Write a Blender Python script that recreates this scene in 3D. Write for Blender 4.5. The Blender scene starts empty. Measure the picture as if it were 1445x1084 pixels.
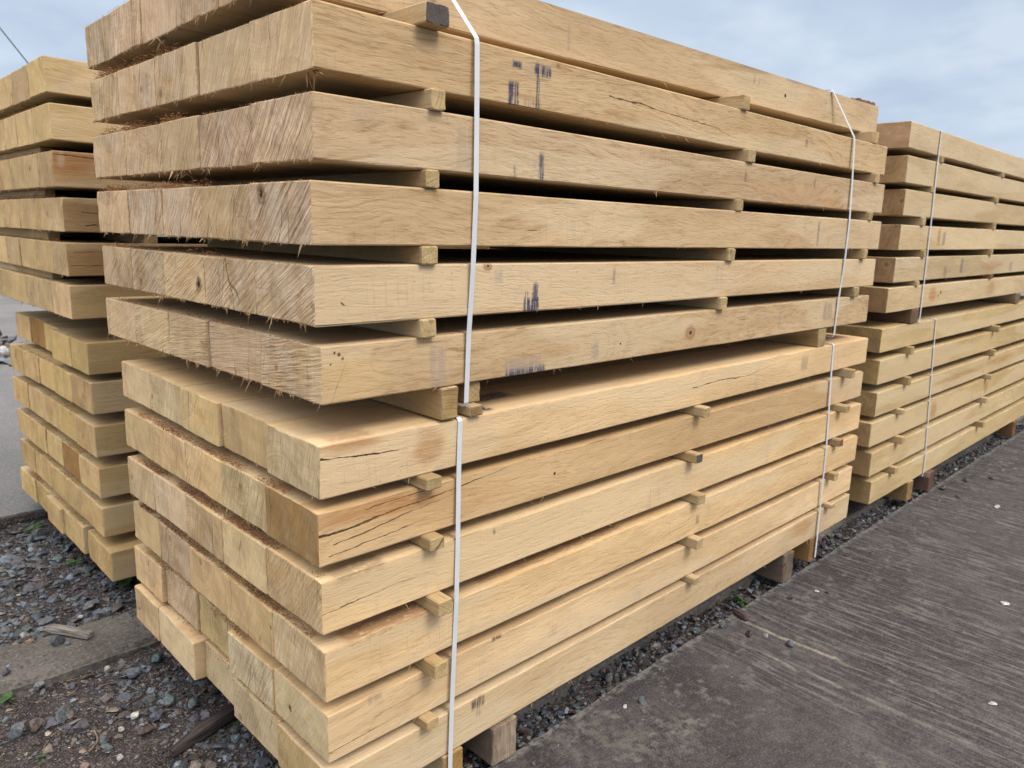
import bpy, bmesh, math, random
import numpy as np
from mathutils import Vector, Matrix, noise as mnoise
R = math.radians
random.seed(7); rng = np.random.default_rng(7)
scene = bpy.context.scene
col = scene.collection

# ------------------------------------------------------------------ node helper
class NG:
    def __init__(s, name):
        s.mat = bpy.data.materials.new(name); s.mat.use_nodes = True
        s.nt = s.mat.node_tree; s.nt.nodes.clear()
    def n(s, t, **kw):
        nd = s.nt.nodes.new(t)
        for k, v in kw.items(): setattr(nd, k, v)
        return nd
    def put(s, inp, v):
        if isinstance(v, bpy.types.NodeSocket): s.nt.links.new(v, inp)
        elif isinstance(v, (tuple, list)):
            inp.default_value = tuple(v) + (1.0,) * (len(inp.default_value) - len(v))
        else:
            try: inp.default_value = v
            except TypeError: inp.default_value = (v,) * len(inp.default_value)
    def m(s, op, a, b=0.0, c=0.0):
        nd = s.n('ShaderNodeMath', operation=op)
        s.put(nd.inputs[0], a); s.put(nd.inputs[1], b)
        if op in ('MULTIPLY_ADD',): s.put(nd.inputs[2], c)
        return nd.outputs[0]
    def add(s, a, b): return s.m('ADD', a, b)
    def sub(s, a, b): return s.m('SUBTRACT', a, b)
    def mul(s, a, b): return s.m('MULTIPLY', a, b)
    def mx(s, a, b): return s.m('MAXIMUM', a, b)
    def v(s, op, a, b):
        nd = s.n('ShaderNodeVectorMath', operation=op)
        s.put(nd.inputs[0], a); s.put(nd.inputs[1], b)
        return nd.outputs[0]
    def sep(s, a):
        nd = s.n('ShaderNodeSeparateXYZ'); s.put(nd.inputs[0], a); return nd.outputs
    def comb(s, x, y, z):
        nd = s.n('ShaderNodeCombineXYZ')
        for i, q in enumerate((x, y, z)): s.put(nd.inputs[i], q)
        return nd.outputs[0]
    def noise(s, vec, scale=(1, 1, 1), detail=2.0, rough=0.5, dist=0.0, color=False):
        nd = s.n('ShaderNodeTexNoise')
        s.put(nd.inputs['Vector'], s.v('MULTIPLY', vec, scale))
        nd.inputs['Scale'].default_value = 1.0; nd.inputs['Detail'].default_value = detail
        nd.inputs['Roughness'].default_value = rough; nd.inputs['Distortion'].default_value = dist
        return nd.outputs['Color'] if color else nd.outputs[0]
    def noise1(s, w, detail=2.0, rough=0.5):
        nd = s.n('ShaderNodeTexNoise', noise_dimensions='1D')
        s.put(nd.inputs['W'], w); nd.inputs['Scale'].default_value = 1.0
        nd.inputs['Detail'].default_value = detail; nd.inputs['Roughness'].default_value = rough
        return nd.outputs[0]
    def sm(s, x, a, b, lo=0.0, hi=1.0):
        nd = s.n('ShaderNodeMapRange', interpolation_type='SMOOTHSTEP')
        s.put(nd.inputs[0], x); nd.inputs[1].default_value = a; nd.inputs[2].default_value = b
        nd.inputs[3].default_value = lo; nd.inputs[4].default_value = hi
        return nd.outputs[0]
    def mix(s, f, a, b, mode='MIX'):
        nd = s.n('ShaderNodeMix', data_type='RGBA', blend_type=mode)
        s.put(nd.inputs[0], f); s.put(nd.inputs[6], a); s.put(nd.inputs[7], b)
        return nd.outputs[2]
    def attr(s, name):
        nd = s.n('ShaderNodeAttribute', attribute_name=name); return nd.outputs
    def obj(s): return s.n('ShaderNodeTexCoord').outputs['Object']
    def out(s, color, rough=0.85, height=None, bdist=0.002, bstr=0.6, spec=0.25, **kw):
        b = s.n('ShaderNodeBsdfPrincipled'); o = s.n('ShaderNodeOutputMaterial')
        s.put(b.inputs['Base Color'], color); s.put(b.inputs['Roughness'], rough)
        b.inputs['Specular IOR Level'].default_value = spec
        for k, q in kw.items(): s.put(b.inputs[k], q)
        if height is not None:
            bp = s.n('ShaderNodeBump'); s.put(bp.inputs['Height'], height)
            bp.inputs['Distance'].default_value = bdist; bp.inputs['Strength'].default_value = bstr
            s.nt.links.new(bp.outputs[0], b.inputs['Normal'])
        s.nt.links.new(b.outputs[0], o.inputs[0])
        return s.mat

# ------------------------------------------------------------------ wood
def oak_side(name, feats=()):
    g = NG(name)
    P0 = g.obj(); x, y, z = g.sep(P0)
    seed = g.attr('seed')[2]; px, py, pz = g.sep(g.attr('pith')[1])
    tone = g.attr('tone')[0]; bark = g.attr('bark')[2]
    P = g.v('ADD', P0, g.comb(g.mul(seed, 3.7), g.mul(seed, 1.3), g.mul(seed, 2.1)))
    front = g.sm(y, .006, .001)
    wz = 0.0
    for f in feats:
        if f[0] in ('knot', 'warp'):
            _, kx, kz, kr = f[:4]
            ax = g.mul(g.sub(x, kx), 1 / (kr * 4.5)); az = g.mul(g.sub(z, kz), 1 / (kr * 2.2))
            d2 = g.add(g.mul(ax, ax), g.mul(az, az))
            e = g.m('POWER', 2.718, g.mul(d2, -1.0))
            wz = g.add(wz, g.mul(g.mul(e, g.sub(z, kz)), .75))
    n1 = g.sep(g.noise(P, (1.5, 4, 4), 2, .55, color=True))
    n2 = g.sep(g.noise(P, (5, 16, 16), 2, .5, color=True))
    wob = g.add(g.mul(g.sub(n1[0], .5), .11), g.mul(g.sub(n2[0], .5), .011))
    wob2 = g.add(g.mul(g.sub(n1[1], .5), .11), g.mul(g.sub(n2[1], .5), .011))
    dy = g.add(g.sub(y, py), wob); dz = g.add(g.sub(g.sub(z, wz), pz), wob2)
    r = g.m('SQRT', g.add(g.mul(dy, dy), g.mul(dz, dz)))
    ring = g.noise1(g.add(g.mul(r, 210), seed), 2, .6)
    Pw = g.comb(g.sep(P)[0], g.add(g.sep(P)[1], wob), g.add(g.sub(g.sep(P)[2], wz), wob2))
    kr_ = g.mul(g.add(.12, g.mul(g.sep(g.attr('fin')[1])[1], .75)), g.add(.55, g.mul(g.m('FRACT', g.mul(seed, 5.13)), .75)))
    pores = g.sm(g.noise(Pw, (26, 175, 175), 3, .6, .35), .47, .68)
    fine = g.noise(Pw, (8, 115, 115), 4, .68)
    sawn = g.noise1(g.mul(g.add(g.add(x, g.mul(z, .05)), seed), 150), 1)
    sawm = g.mul(g.sm(sawn, .62, .76), g.sm(g.noise(P, (2.6, 14, 14), 3), .48, .7))
    low = g.noise(P, (1.6, 9, 9), 3, .6)
    c = g.mix(g.sm(low, .3, .7), g.mix(1.0, tone, (.88, .84, .78), 'MULTIPLY'), g.mix(1.0, tone, (1.10, 1.09, 1.07), 'MULTIPLY'))
    ringd = g.sm(ring, .47, .72)
    c = g.mix(g.mul(g.mul(ringd, kr_), .22), c, g.mix(1.0, c, (.62, .52, .42), 'MULTIPLY'))
    c = g.mix(g.mul(g.mul(g.sm(fine, .48, .70), kr_), .80), c, g.mix(1.0, c, (.70, .63, .54), 'MULTIPLY'))
    c = g.mix(g.mul(g.sm(fine, .5, .27), .45), c, g.mix(1.0, c, (1.15, 1.14, 1.12), 'MULTIPLY'))
    c = g.mix(g.mul(g.mul(pores, kr_), g.add(.25, g.mul(ringd, .50))), c, g.mix(1.0, c, (.56, .48, .39), 'MULTIPLY'))
    sap = g.sm(g.noise(P, (.9, 7, 7), 1), .51, .545)
    c = g.mix(g.mul(sap, .38), c, (.61, .48, .31))
    heart = g.mul(g.sm(g.noise(Pw, (1.0, 18, 18), 2, .6), .6, .74), g.sm(ring, .3, .6))
    c = g.mix(g.mul(heart, .30), c, (.40, .23, .11))
    smud = g.mul(g.sm(g.noise(P, (7, 20, 16), 4, .6), .60, .78), g.sm(g.noise(P, (60, 40, 40), 2), .3, .6))
    c = g.mix(g.mul(smud, .30), c, (.24, .20, .17))
    c = g.mix(g.mul(sawm, .15), c, g.mix(1.0, c, (.6, .53, .46), 'MULTIPLY'))
    grim = g.mul(g.sm(g.noise(P, (9, 3, 5), 3, .6), .56, .74), g.sm(g.noise(P, (60, 14, 8), 3, .6), .35, .65))
    c = g.mix(g.mul(grim, .26), c, (.27, .24, .215))
    speck = g.sm(g.noise(P, (170, 200, 200), 0), .79, .83)
    c = g.mix(g.mul(speck, .3), c, (.14, .09, .06))
    h = g.add(g.add(g.mul(fine, .5), g.mul(ring, .35)), g.sub(g.mul(g.noise(P, (90, 260, 260), 2), .35), g.add(g.mul(pores, .35), g.mul(sawm, .5))))
    jag = g.mul(g.sub(g.noise(P, (40, 130, 130), 3), .5), .010)
    for f in feats:
        k = f[0]
        if k == 'ink':
            _, x0, x1, z0, z1, st, colr = f
            xj = g.add(x, jag); zj = g.add(z, g.mul(jag, 1.6))
            a = g.mul(g.mul(g.sm(xj, x0 - .003, x0 + .003), g.sm(xj, x1 + .003, x1 - .003)),
                      g.mul(g.sm(zj, z0 - .005, z0 + .004), g.sm(zj, z1 + .006, z1 - .008)))
            s_ = g.sm(g.noise(P, (300, 40, 14), 3, .6), .34, .52)
            s2 = g.sm(g.noise(P, (40, 120, 120), 2), .2, .42, .45, 1)
            c = g.mix(g.mul(g.mul(g.mul(a, s_), g.mul(s2, st)), front), c, colr)
        elif k == 'topink':
            _, x0, x1, y0, y1, st, colr = f
            xj = g.add(x, g.mul(jag, 2)); yj = g.add(y, g.mul(jag, 3))
            a = g.mul(g.mul(g.sm(xj, x0 - .01, x0 + .01), g.sm(xj, x1 + .01, x1 - .01)),
                      g.mul(g.sm(yj, y0 - .008, y0 + .006), g.sm(yj, y1 + .012, y1 - .012)))
            s_ = g.sm(g.noise(P, (60, 90, 30), 3, .65), .28, .48)
            c = g.mix(g.mul(g.mul(g.mul(a, s_), st), g.sm(z, .088, .094)), c, colr)
        elif k == 'stain':
            _, sx, sz, rx, rz, st, colr = f
            ax = g.mul(g.add(g.sub(x, sx), g.mul(g.sub(n2[2], .5), rx * .8)), 1 / rx); az = g.mul(g.add(g.sub(z, sz), g.mul(g.sub(n2[0], .5), rz)), 1 / rz)
            d = g.m('SQRT', g.add(g.mul(ax, ax), g.mul(az, az)))
            c = g.mix(g.mul(g.mul(g.sm(d, 1.0, .35), g.sm(fine, .25, .6, .35, 1)), g.mul(front, st)), c, colr)
        elif k == 'knot':
            _, kx, kz, kr = f[:4]
            ax = g.mul(g.add(g.sub(x, kx), g.mul(jag, .4)), 1 / kr); az = g.mul(g.add(g.sub(z, kz), g.mul(jag, .4)), 1 / (kr * .8))
            d = g.m('SQRT', g.add(g.mul(ax, ax), g.mul(az, az)))
            rr = g.noise1(g.mul(d, 5.5), 1)
            c = g.mix(g.mul(g.mul(g.sm(d, 1.5, .8), .75), front), c, g.mix(g.sm(rr, .4, .65), (.36, .19, .085), (.17, .085, .045)))
            c = g.mix(g.mul(g.sm(d, .38, .2), front), c, (.07, .04, .025))
        elif k == 'hole':
            _, kx, kz, kr = f[:4]
            ax = g.sub(x, kx); az = g.sub(z, kz)
            d = g.m('SQRT', g.add(g.mul(ax, ax), g.mul(az, az)))
            c = g.mix(g.mul(g.sm(d, kr * 1.15, kr * .8), front), c, (.05, .03, .02))
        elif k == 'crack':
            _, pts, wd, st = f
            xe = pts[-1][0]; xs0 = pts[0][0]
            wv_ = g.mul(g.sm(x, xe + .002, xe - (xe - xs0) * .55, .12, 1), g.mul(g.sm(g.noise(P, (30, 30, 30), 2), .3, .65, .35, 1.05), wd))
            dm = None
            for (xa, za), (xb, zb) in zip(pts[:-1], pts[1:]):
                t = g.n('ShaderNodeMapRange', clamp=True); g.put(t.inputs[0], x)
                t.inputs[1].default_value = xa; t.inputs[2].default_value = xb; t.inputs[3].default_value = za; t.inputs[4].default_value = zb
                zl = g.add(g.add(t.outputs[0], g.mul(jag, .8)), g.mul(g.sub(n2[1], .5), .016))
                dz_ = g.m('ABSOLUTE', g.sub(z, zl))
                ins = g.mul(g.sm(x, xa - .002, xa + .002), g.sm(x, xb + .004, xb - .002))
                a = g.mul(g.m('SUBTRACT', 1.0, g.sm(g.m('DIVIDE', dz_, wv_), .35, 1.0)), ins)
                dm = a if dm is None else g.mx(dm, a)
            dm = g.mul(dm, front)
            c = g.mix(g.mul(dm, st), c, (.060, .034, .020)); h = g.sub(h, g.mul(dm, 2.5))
    c = g.mix(bark, c, g.mix(g.noise(P, (60, 90, 90), 3), (.05, .045, .05), (.20, .13, .09)))
    return g.out(c, .86, h, .0013, .75, .2)

def oak_end(name, feats=(), streak=1.0):
    g = NG(name)
    P0 = g.obj(); x, y, z = g.sep(P0)
    seed = g.attr('seed')[2]; px, py, pz = g.sep(g.attr('pith')[1])
    ang, rough, grey = g.sep(g.attr('fin')[1]); tone = g.attr('etone')[0]
    P = g.comb(g.mul(seed, 5.3), g.add(y, g.mul(seed, 1.7)), g.add(z, g.mul(seed, 2.9)))
    n1 = g.sep(g.noise(P, (1, 7, 7), 2, .5, color=True))
    cs = g.m('COSINE', ang); sn = g.m('SINE', ang)
    u = g.add(g.mul(y, cs), g.mul(z, sn)); w = g.sub(g.mul(z, cs), g.mul(y, sn))
    w = g.add(w, g.add(g.mul(g.sub(n1[0], .5), .016), g.mul(g.sub(g.noise(P, (1, 60, 60), 1), .5), .003)))
    U = g.comb(g.mul(u, 1.0), w, seed)
    st1 = g.noise(U, (14, 290, 1), 3, .65); st2 = g.noise(U, (7, 120, 1.7), 3, .6)
    st3 = g.noise(U, (30, 380, 2), 2, .6)
    dy = g.add(g.sub(y, py), g.mul(g.sub(n1[1], .5), .03)); dz = g.add(g.sub(z, pz), g.mul(g.sub(n1[2], .5), .03))
    r = g.m('SQRT', g.add(g.mul(dy, dy), g.mul(dz, dz)))
    ring = g.noise1(g.add(g.mul(r, 190), seed), 2, .6)
    blot = g.noise(P, (1, 14, 11), 4, .6)
    c = g.mix(g.sm(blot, .3, .72), g.mix(1.0, tone, (.80, .76, .70), 'MULTIPLY'), g.mix(1.0, tone, (1.12, 1.12, 1.10), 'MULTIPLY'))
    c = g.mix(g.mul(g.sm(ring, .45, .66), .36), c, g.mix(1.0, c, (.62, .54, .45), 'MULTIPLY'))
    c = g.mix(g.mul(grey, g.sm(g.noise(P, (1, 18, 9), 3), .35, .65)), c, (.62, .485, .355))
    s1 = g.mul(g.sm(st1, .48, .70), rough)
    c = g.mix(g.mul(s1, .92), c, g.mix(1.0, c, (.50, .40, .30), 'MULTIPLY'))
    c = g.mix(g.mul(g.mul(g.sm(st2, .5, .72), rough), .45), c, g.mix(1.0, c, (.62, .53, .43), 'MULTIPLY'))
    c = g.mix(g.mul(g.mul(g.sm(st1, .47, .32), rough), .95), c, g.mix(1.0, c, (1.36, 1.38, 1.40), 'MULTIPLY'))
    c = g.mix(g.mul(g.sm(st3, .5, .75), .28), c, g.mix(1.0, c, (.6, .53, .45), 'MULTIPLY'))
    hl = g.mul(g.sm(g.noise(g.comb(g.mul(z, 14), g.add(g.mul(y, 240), g.mul(n1[0], 6)), seed), (1, 1, 1), 2, .6), .60, .72), g.sm(blot, .42, .6))
    c = g.mix(g.mul(hl, .5), c, g.mix(1.0, c, (.48, .38, .28), 'MULTIPLY'))
    hl2 = g.mul(g.sm(g.noise(g.comb(g.mul(y, 12), g.mul(z, 260), g.add(seed, 4)), (1, 1, 1), 2, .6), .60, .74), g.sm(n1[1], .48, .6))
    c = g.mix(g.mul(hl2, .45), c, g.mix(1.0, c, (.52, .42, .32), 'MULTIPLY'))
    spk = g.sm(g.noise(P, (1, 110, 130), 3, .7), .56, .74)
    c = g.mix(g.mul(spk, .4), c, g.mix(1.0, c, (.55, .46, .36), 'MULTIPLY'))
    vo = g.n('ShaderNodeTexVoronoi', feature='DISTANCE_TO_EDGE', voronoi_dimensions='2D')
    g.put(vo.inputs['Vector'], g.comb(g.add(g.mul(g.add(y, seed), 15), g.mul(g.sub(n1[2], .5), 1.1)), g.mul(g.add(z, seed), 1.8), 0)); vo.inputs['Scale'].default_value = 1.0
    crk = g.mul(g.sm(vo.outputs[0], .014, .003), g.sm(n1[0], .54, .62))
    c = g.mix(g.mul(crk, .6), c, (.13, .08, .05))
    r0 = g.add(.05, g.mul(g.m('FRACT', g.mul(seed, 7.31)), .13))
    sapm = g.mul(g.sm(g.sub(g.add(r, g.mul(g.sub(n1[2], .5), .01)), r0), -.0015, .0015), g.m('GREATER_THAN', g.m('FRACT', g.mul(seed, 3.77)), .42))
    c = g.mix(g.mul(sapm, .38), c, g.mix(1.0, tone, (1.16, 1.13, 1.02), 'MULTIPLY'))
    th = g.m('ARCTAN2', dz, dy)
    rad = g.mul(g.mul(g.sm(g.noise1(g.add(g.mul(th, 13), g.mul(seed, 9.1)), 1), .64, .72), g.sm(r, .006, .02)), g.sm(g.add(r, g.mul(n1[0], .06)), .115, .05))
    c = g.mix(g.mul(rad, .42), c, g.mix(1.0, c, (.36, .27, .19), 'MULTIPLY'))
    c = g.mix(g.mul(g.sm(r, .012, .003), .6), c, g.mix(1.0, c, (.42, .30, .2), 'MULTIPLY'))
    yst = g.sm(g.noise(P, (1, 9, 15), 3), .6, .75)
    c = g.mix(g.mul(yst, .35), c, g.mix(1.0, tone, (.85, .62, .36), 'MULTIPLY'))
    h = g.add(g.add(g.mul(g.mul(st1, rough), -1.0), g.mul(g.mul(st2, rough), -.9)), g.add(g.mul(st3, -.3), g.mul(crk, -1.2)))
    jag = g.mul(g.sub(g.noise(P, (1, 110, 110), 3), .5), .014)
    for f in feats:
        _, ky, kz, kr = f[:4]
        ax = g.mul(g.add(g.sub(y, ky), jag), 1 / kr); az = g.mul(g.add(g.sub(z, kz), jag), 1 / (kr * 1.25))
        d = g.m('SQRT', g.add(g.mul(ax, ax), g.mul(az, az)))
        rr = g.noise1(g.mul(d, 4), 2)
        c = g.mix(g.mul(g.sm(d, 1.5, .85), .85), c, g.mix(g.sm(rr, .4, .62), (.30, .19, .10), (.12, .07, .04)))
        c = g.mix(g.sm(d, .55, .3), c, (.035, .02, .014)); h = g.sub(h, g.mul(g.sm(d, .9, .3), 2))
    return g.out(c, .9, h, .0028, .85, .15)

SIDE = oak_side('oak_long_face'); END = oak_end('oak_end_grain')
INK = (.045, .055, .085); BLUE = (.055, .06, .095); PURP = (.27, .22, .215); RUST = (.36, .17, .06)
FEAT = {
 ('U', 1): [('stain', .95, .03, .5, .05, .25, (.50, .37, .2)), ('hole', 1.69, .05, .006), ('ink', .70, .712, .015, .07, .4, (.25, .19, .15)), ('ink', 1.5, 1.505, .06, .08, .6, INK), ('ink', 1.53, 1.535, .06, .08, .6, INK)],
 ('U', 2): [('ink', .437, .462, .072, .084, 1., INK), ('ink', .500, .548, .068, .088, 1., INK), ('ink', .428, .456, .0, .046, .95, INK), ('ink', .506, .516, .0, .078, .8, INK),
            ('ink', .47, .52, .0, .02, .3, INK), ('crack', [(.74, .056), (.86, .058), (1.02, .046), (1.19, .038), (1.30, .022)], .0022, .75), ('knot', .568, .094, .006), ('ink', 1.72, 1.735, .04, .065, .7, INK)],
 ('U', 3): [('ink', .450, .456, .0, .028, .8, INK), ('ink', .522, .536, .0, .055, .85, INK), ('stain', 1.70, .035, .50, .05, .5, (.44, .26, .13)), ('stain', 1.95, .02, .14, .03, .45, (.42, .22, .09)), ('ink', .30, .34, .01, .085, .2, (.2, .17, .16)), ('warp', 1.72, .05, .035), ('warp', 1.98, .03, .03), ('ink', 1.36, 1.37, .05, .08, .6, INK), ('ink', 1.8, 1.81, .06, .09, .6, INK)],
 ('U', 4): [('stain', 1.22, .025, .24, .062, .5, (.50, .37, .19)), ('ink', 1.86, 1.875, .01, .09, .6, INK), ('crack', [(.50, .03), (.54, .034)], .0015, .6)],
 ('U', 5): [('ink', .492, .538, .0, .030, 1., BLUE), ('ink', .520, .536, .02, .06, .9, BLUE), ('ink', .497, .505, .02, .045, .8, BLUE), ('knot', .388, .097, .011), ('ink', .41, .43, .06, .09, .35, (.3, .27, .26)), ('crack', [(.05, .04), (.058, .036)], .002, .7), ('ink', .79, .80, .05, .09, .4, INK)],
 ('U', 6): [('ink', .235, .275, .0, .085, .38, PURP), ('ink', .44, .56, .0, .018, .95, BLUE), ('ink', .435, .545, .01, .040, .45, PURP), ('knot', 1.14, .045, .022), ('hole', .035, .086, .0035), ('hole', .042, .078, .003), ('hole', .018, .07, .0022), ('hole', .026, .09, .0022),
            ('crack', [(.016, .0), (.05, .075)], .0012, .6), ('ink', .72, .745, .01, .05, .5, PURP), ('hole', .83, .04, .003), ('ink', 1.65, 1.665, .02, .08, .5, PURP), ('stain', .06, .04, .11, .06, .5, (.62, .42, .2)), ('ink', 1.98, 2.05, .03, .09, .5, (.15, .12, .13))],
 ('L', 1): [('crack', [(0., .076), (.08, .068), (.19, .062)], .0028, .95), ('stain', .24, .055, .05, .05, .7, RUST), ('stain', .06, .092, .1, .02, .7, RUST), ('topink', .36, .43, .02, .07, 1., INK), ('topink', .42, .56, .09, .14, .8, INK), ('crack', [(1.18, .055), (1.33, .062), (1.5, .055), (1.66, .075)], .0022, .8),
            ('topink', .03, .12, .01, .06, .5, (.35, .18, .07)), ('ink', 1.85, 1.9, .03, .08, .35, INK)],
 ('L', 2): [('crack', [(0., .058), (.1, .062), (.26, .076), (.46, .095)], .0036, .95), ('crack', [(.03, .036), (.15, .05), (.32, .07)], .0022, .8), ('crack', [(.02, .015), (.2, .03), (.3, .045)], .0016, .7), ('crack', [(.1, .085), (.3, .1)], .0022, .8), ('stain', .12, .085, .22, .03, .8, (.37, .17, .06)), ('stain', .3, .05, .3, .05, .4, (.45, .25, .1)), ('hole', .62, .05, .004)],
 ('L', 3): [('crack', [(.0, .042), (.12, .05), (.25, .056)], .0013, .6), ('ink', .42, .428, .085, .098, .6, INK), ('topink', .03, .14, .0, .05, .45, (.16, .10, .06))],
 ('L', 4): [('topink', .05, .28, .005, .05, .8, (.33, .17, .08)), ('topink', .4, .9, .02, .06, .6, (.3, .16, .08)), ('ink', 1.24, 1.26, .03, .06, .45, INK)],
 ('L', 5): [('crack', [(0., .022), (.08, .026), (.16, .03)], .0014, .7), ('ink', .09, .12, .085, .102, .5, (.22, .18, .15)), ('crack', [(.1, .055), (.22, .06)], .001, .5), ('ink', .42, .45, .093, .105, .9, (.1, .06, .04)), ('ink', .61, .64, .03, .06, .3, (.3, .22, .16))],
 ('L', 6): [('stain', .35, .1, .55, .05, .5, (.50, .34, .17)), ('ink', .37, .39, .05, .1, .45, (.14, .09, .06)), ('stain', 2.0, .07, .12, .05, .7, (.38, .21, .09)), ('ink', .36, .40, .075, .1, .9, (.09, .06, .055))],
 ('R', 4): [('stain', .48, .06, .035, .06, .8, (.42, .2, .06)), ('ink', .53, .57, .02, .08, .6, (.12, .12, .15))],
 ('R', 5): [('ink', .86, .9, .02, .09, .6, INK), ('stain', 1.4, .05, .3, .03, .5, RUST), ('ink', 1.75, 1.81, .01, .06, .5, (.1, .1, .14)), ('ink', .62, .66, .0, .06, .4, INK)],
 ('R', 6): [('stain', .55, .05, .08, .05, .8, (.4, .18, .06)), ('hole', .66, .06, .008), ('hole', .63, .045, .006), ('stain', 1.5, .05, .1, .04, .6, RUST)],
 ('S', 3): [('stain', 1.1, .05, .5, .02, .6, RUST), ('stain', 1.9, .06, .4, .03, .6, RUST)],
 ('S', 4): [('stain', .8, .05, .06, .06, .7, RUST), ('stain', 1.7, .05, .05, .05, .7, RUST)],
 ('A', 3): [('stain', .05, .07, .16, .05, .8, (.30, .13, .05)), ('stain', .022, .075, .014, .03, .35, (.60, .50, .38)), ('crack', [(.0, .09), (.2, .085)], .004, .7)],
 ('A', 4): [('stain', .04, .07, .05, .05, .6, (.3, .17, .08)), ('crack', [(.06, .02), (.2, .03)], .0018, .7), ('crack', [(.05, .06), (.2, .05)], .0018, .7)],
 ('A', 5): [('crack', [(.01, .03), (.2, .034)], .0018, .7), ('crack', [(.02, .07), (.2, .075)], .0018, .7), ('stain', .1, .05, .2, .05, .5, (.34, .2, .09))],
}
EFEAT = {('U', 4, 0): [('knot', .165, .084, .013)], ('U', 5, 2): [('knot', .03, .04, .012)], ('L', 5, 0): [('knot', .145, .045, .006)], ('A', 3, 1): [('knot', .1, .06, .006)]}

# ------------------------------------------------------------------ mesh helpers
def link(o, parent=None):
    col.objects.link(o)
    if parent: o.parent = parent
    return o
def setattrs(o, label=None, cat=None, group=None, kind=None):
    if label: o['label'] = label
    if cat: o['category'] = cat
    if group: o['group'] = group
    if kind: o['kind'] = kind
    return o
def from_pydata(name, vs, fs, mats, mi=None, parent=None, loc=(0, 0, 0), smooth=False):
    me = bpy.data.meshes.new(name); me.from_pydata(vs, [], fs)
    for m_ in (mats if isinstance(mats, (list, tuple)) else [mats]): me.materials.append(m_)
    if mi is not None: me.polygons.foreach_set('material_index', mi)
    if smooth: me.polygons.foreach_set('use_smooth', [True] * len(fs))
    me.update()
    o = bpy.data.objects.new(name, me); o.location = loc
    return link(o, parent)
def cattr(me, name, typ, val, n=None):
    a = me.attributes.new(name, typ, 'POINT'); n = len(me.vertices)
    v = np.asarray(val, np.float32)
    key = {'FLOAT': 'value', 'FLOAT_VECTOR': 'vector', 'FLOAT_COLOR': 'color'}[typ]
    w = {'FLOAT': 1, 'FLOAT_VECTOR': 3, 'FLOAT_COLOR': 4}[typ]
    if v.size == w: v = np.tile(v.reshape(1, w), (n, 1))
    a.data.foreach_set(key, np.ascontiguousarray(v, np.float32).ravel())

def axis(L, fine, n):
    a = [0, fine] + [fine * 5 + (L - 10 * fine) * i / n for i in range(n + 1)] + [L - fine, L]
    return sorted(set(a))
def timber(name, L, W, T, seed, nx=36, ny=7, nz=5, rag=1.0, wane=None, skew=0.0, bow=0.0):
    """a rough-sawn balk: surface grid with bruised edges and an uneven sawn end"""
    xs = axis(L, .004, nx); ys = axis(W, .003, ny); zs = axis(T, .003, nz)
    I, J, K = len(xs), len(ys), len(zs)
    idx = {}; vs = []; bark = []
    def nz_(a, b, c): return mnoise.noise(Vector((a + seed * 7.1, b + seed * 3.3, c + seed * 5.7)))
    def vid(i, j, k):
        q = idx.get((i, j, k))
        if q is not None: return q
        x, y, z = xs[i], ys[j], zs[k]; bk = 0.0
        ex = i in (0, I - 1); ey = j in (0, J - 1); ez = k in (0, K - 1)
        sx = 1 if i == 0 else -1; sy = 1 if j == 0 else -1; sz = 1 if k == 0 else -1
        dx = dyy = dzz = 0.0
        if ey and ez:
            p = (.0008 + .0016 * abs(nz_(x * 28, y * 9, z * 9)) + .008 * max(0, nz_(x * 9, y * 3 + 5, z * 3) - .30)) * rag
            dyy += sy * p; dzz += sz * p
        if ex:
            p = nz_(y * 40, z * 40, 3) * .0016 * rag + skew * (y / W - .5) + nz_(y * 9, z * 14, 8) * .002
            if ey or ez: p += abs(nz_(y * 90, z * 90, 9)) * .0022 * rag
            dx += sx * abs(p) if (ey or ez) else p
            if ez: dzz += sz * (.0006 + .0012 * abs(nz_(y * 120, 1, z))) * rag
            if ey: dyy += sy * (.0005 + .001 * abs(nz_(z * 120, 4, y))) * rag
        if ey: dyy += nz_(x * 2.2, z * 6, 1) * .0012
        if ez: dzz += nz_(x * 2.2, y * 6, 2) * .0012
        dzz += bow * math.sin(math.pi * x / L)
        if wane and k == K - 1 and j <= 1:
            wv, bk = wane(x, nz_); dzz -= wv * (1 if j == 0 else .5); dyy += wv * .5 if j == 0 else 0
        if wane and k == K - 2 and j == 0: bk = wane(x, nz_)[1] * .5
        q = len(vs); vs.append((x + dx, y + dyy, z + dzz)); bark.append(bk); idx[(i, j, k)] = q
        return q
    fs = []; mi = []
    def f(a, b, c, d, m_): fs.append((a, b, c, d)); mi.append(m_)
    for i in range(I - 1):
        for j in range(J - 1):
            f(vid(i, j, 0), vid(i, j + 1, 0), vid(i + 1, j + 1, 0), vid(i + 1, j, 0), 0)
            f(vid(i, j, K - 1), vid(i + 1, j, K - 1), vid(i + 1, j + 1, K - 1), vid(i, j + 1, K - 1), 0)
        for k in range(K - 1):
            f(vid(i, 0, k), vid(i + 1, 0, k), vid(i + 1, 0, k + 1), vid(i, 0, k + 1), 0)
            f(vid(i, J - 1, k), vid(i, J - 1, k + 1), vid(i + 1, J - 1, k + 1), vid(i + 1, J - 1, k), 0)
    for j in range(J - 1):
        for k in range(K - 1):
            f(vid(0, j, k), vid(0, j, k + 1), vid(0, j + 1, k + 1), vid(0, j + 1, k), 1)
            f(vid(I - 1, j, k), vid(I - 1, j + 1, k), vid(I - 1, j + 1, k + 1), vid(I - 1, j, k + 1), 1)
    return vs, fs, mi, bark

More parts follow.
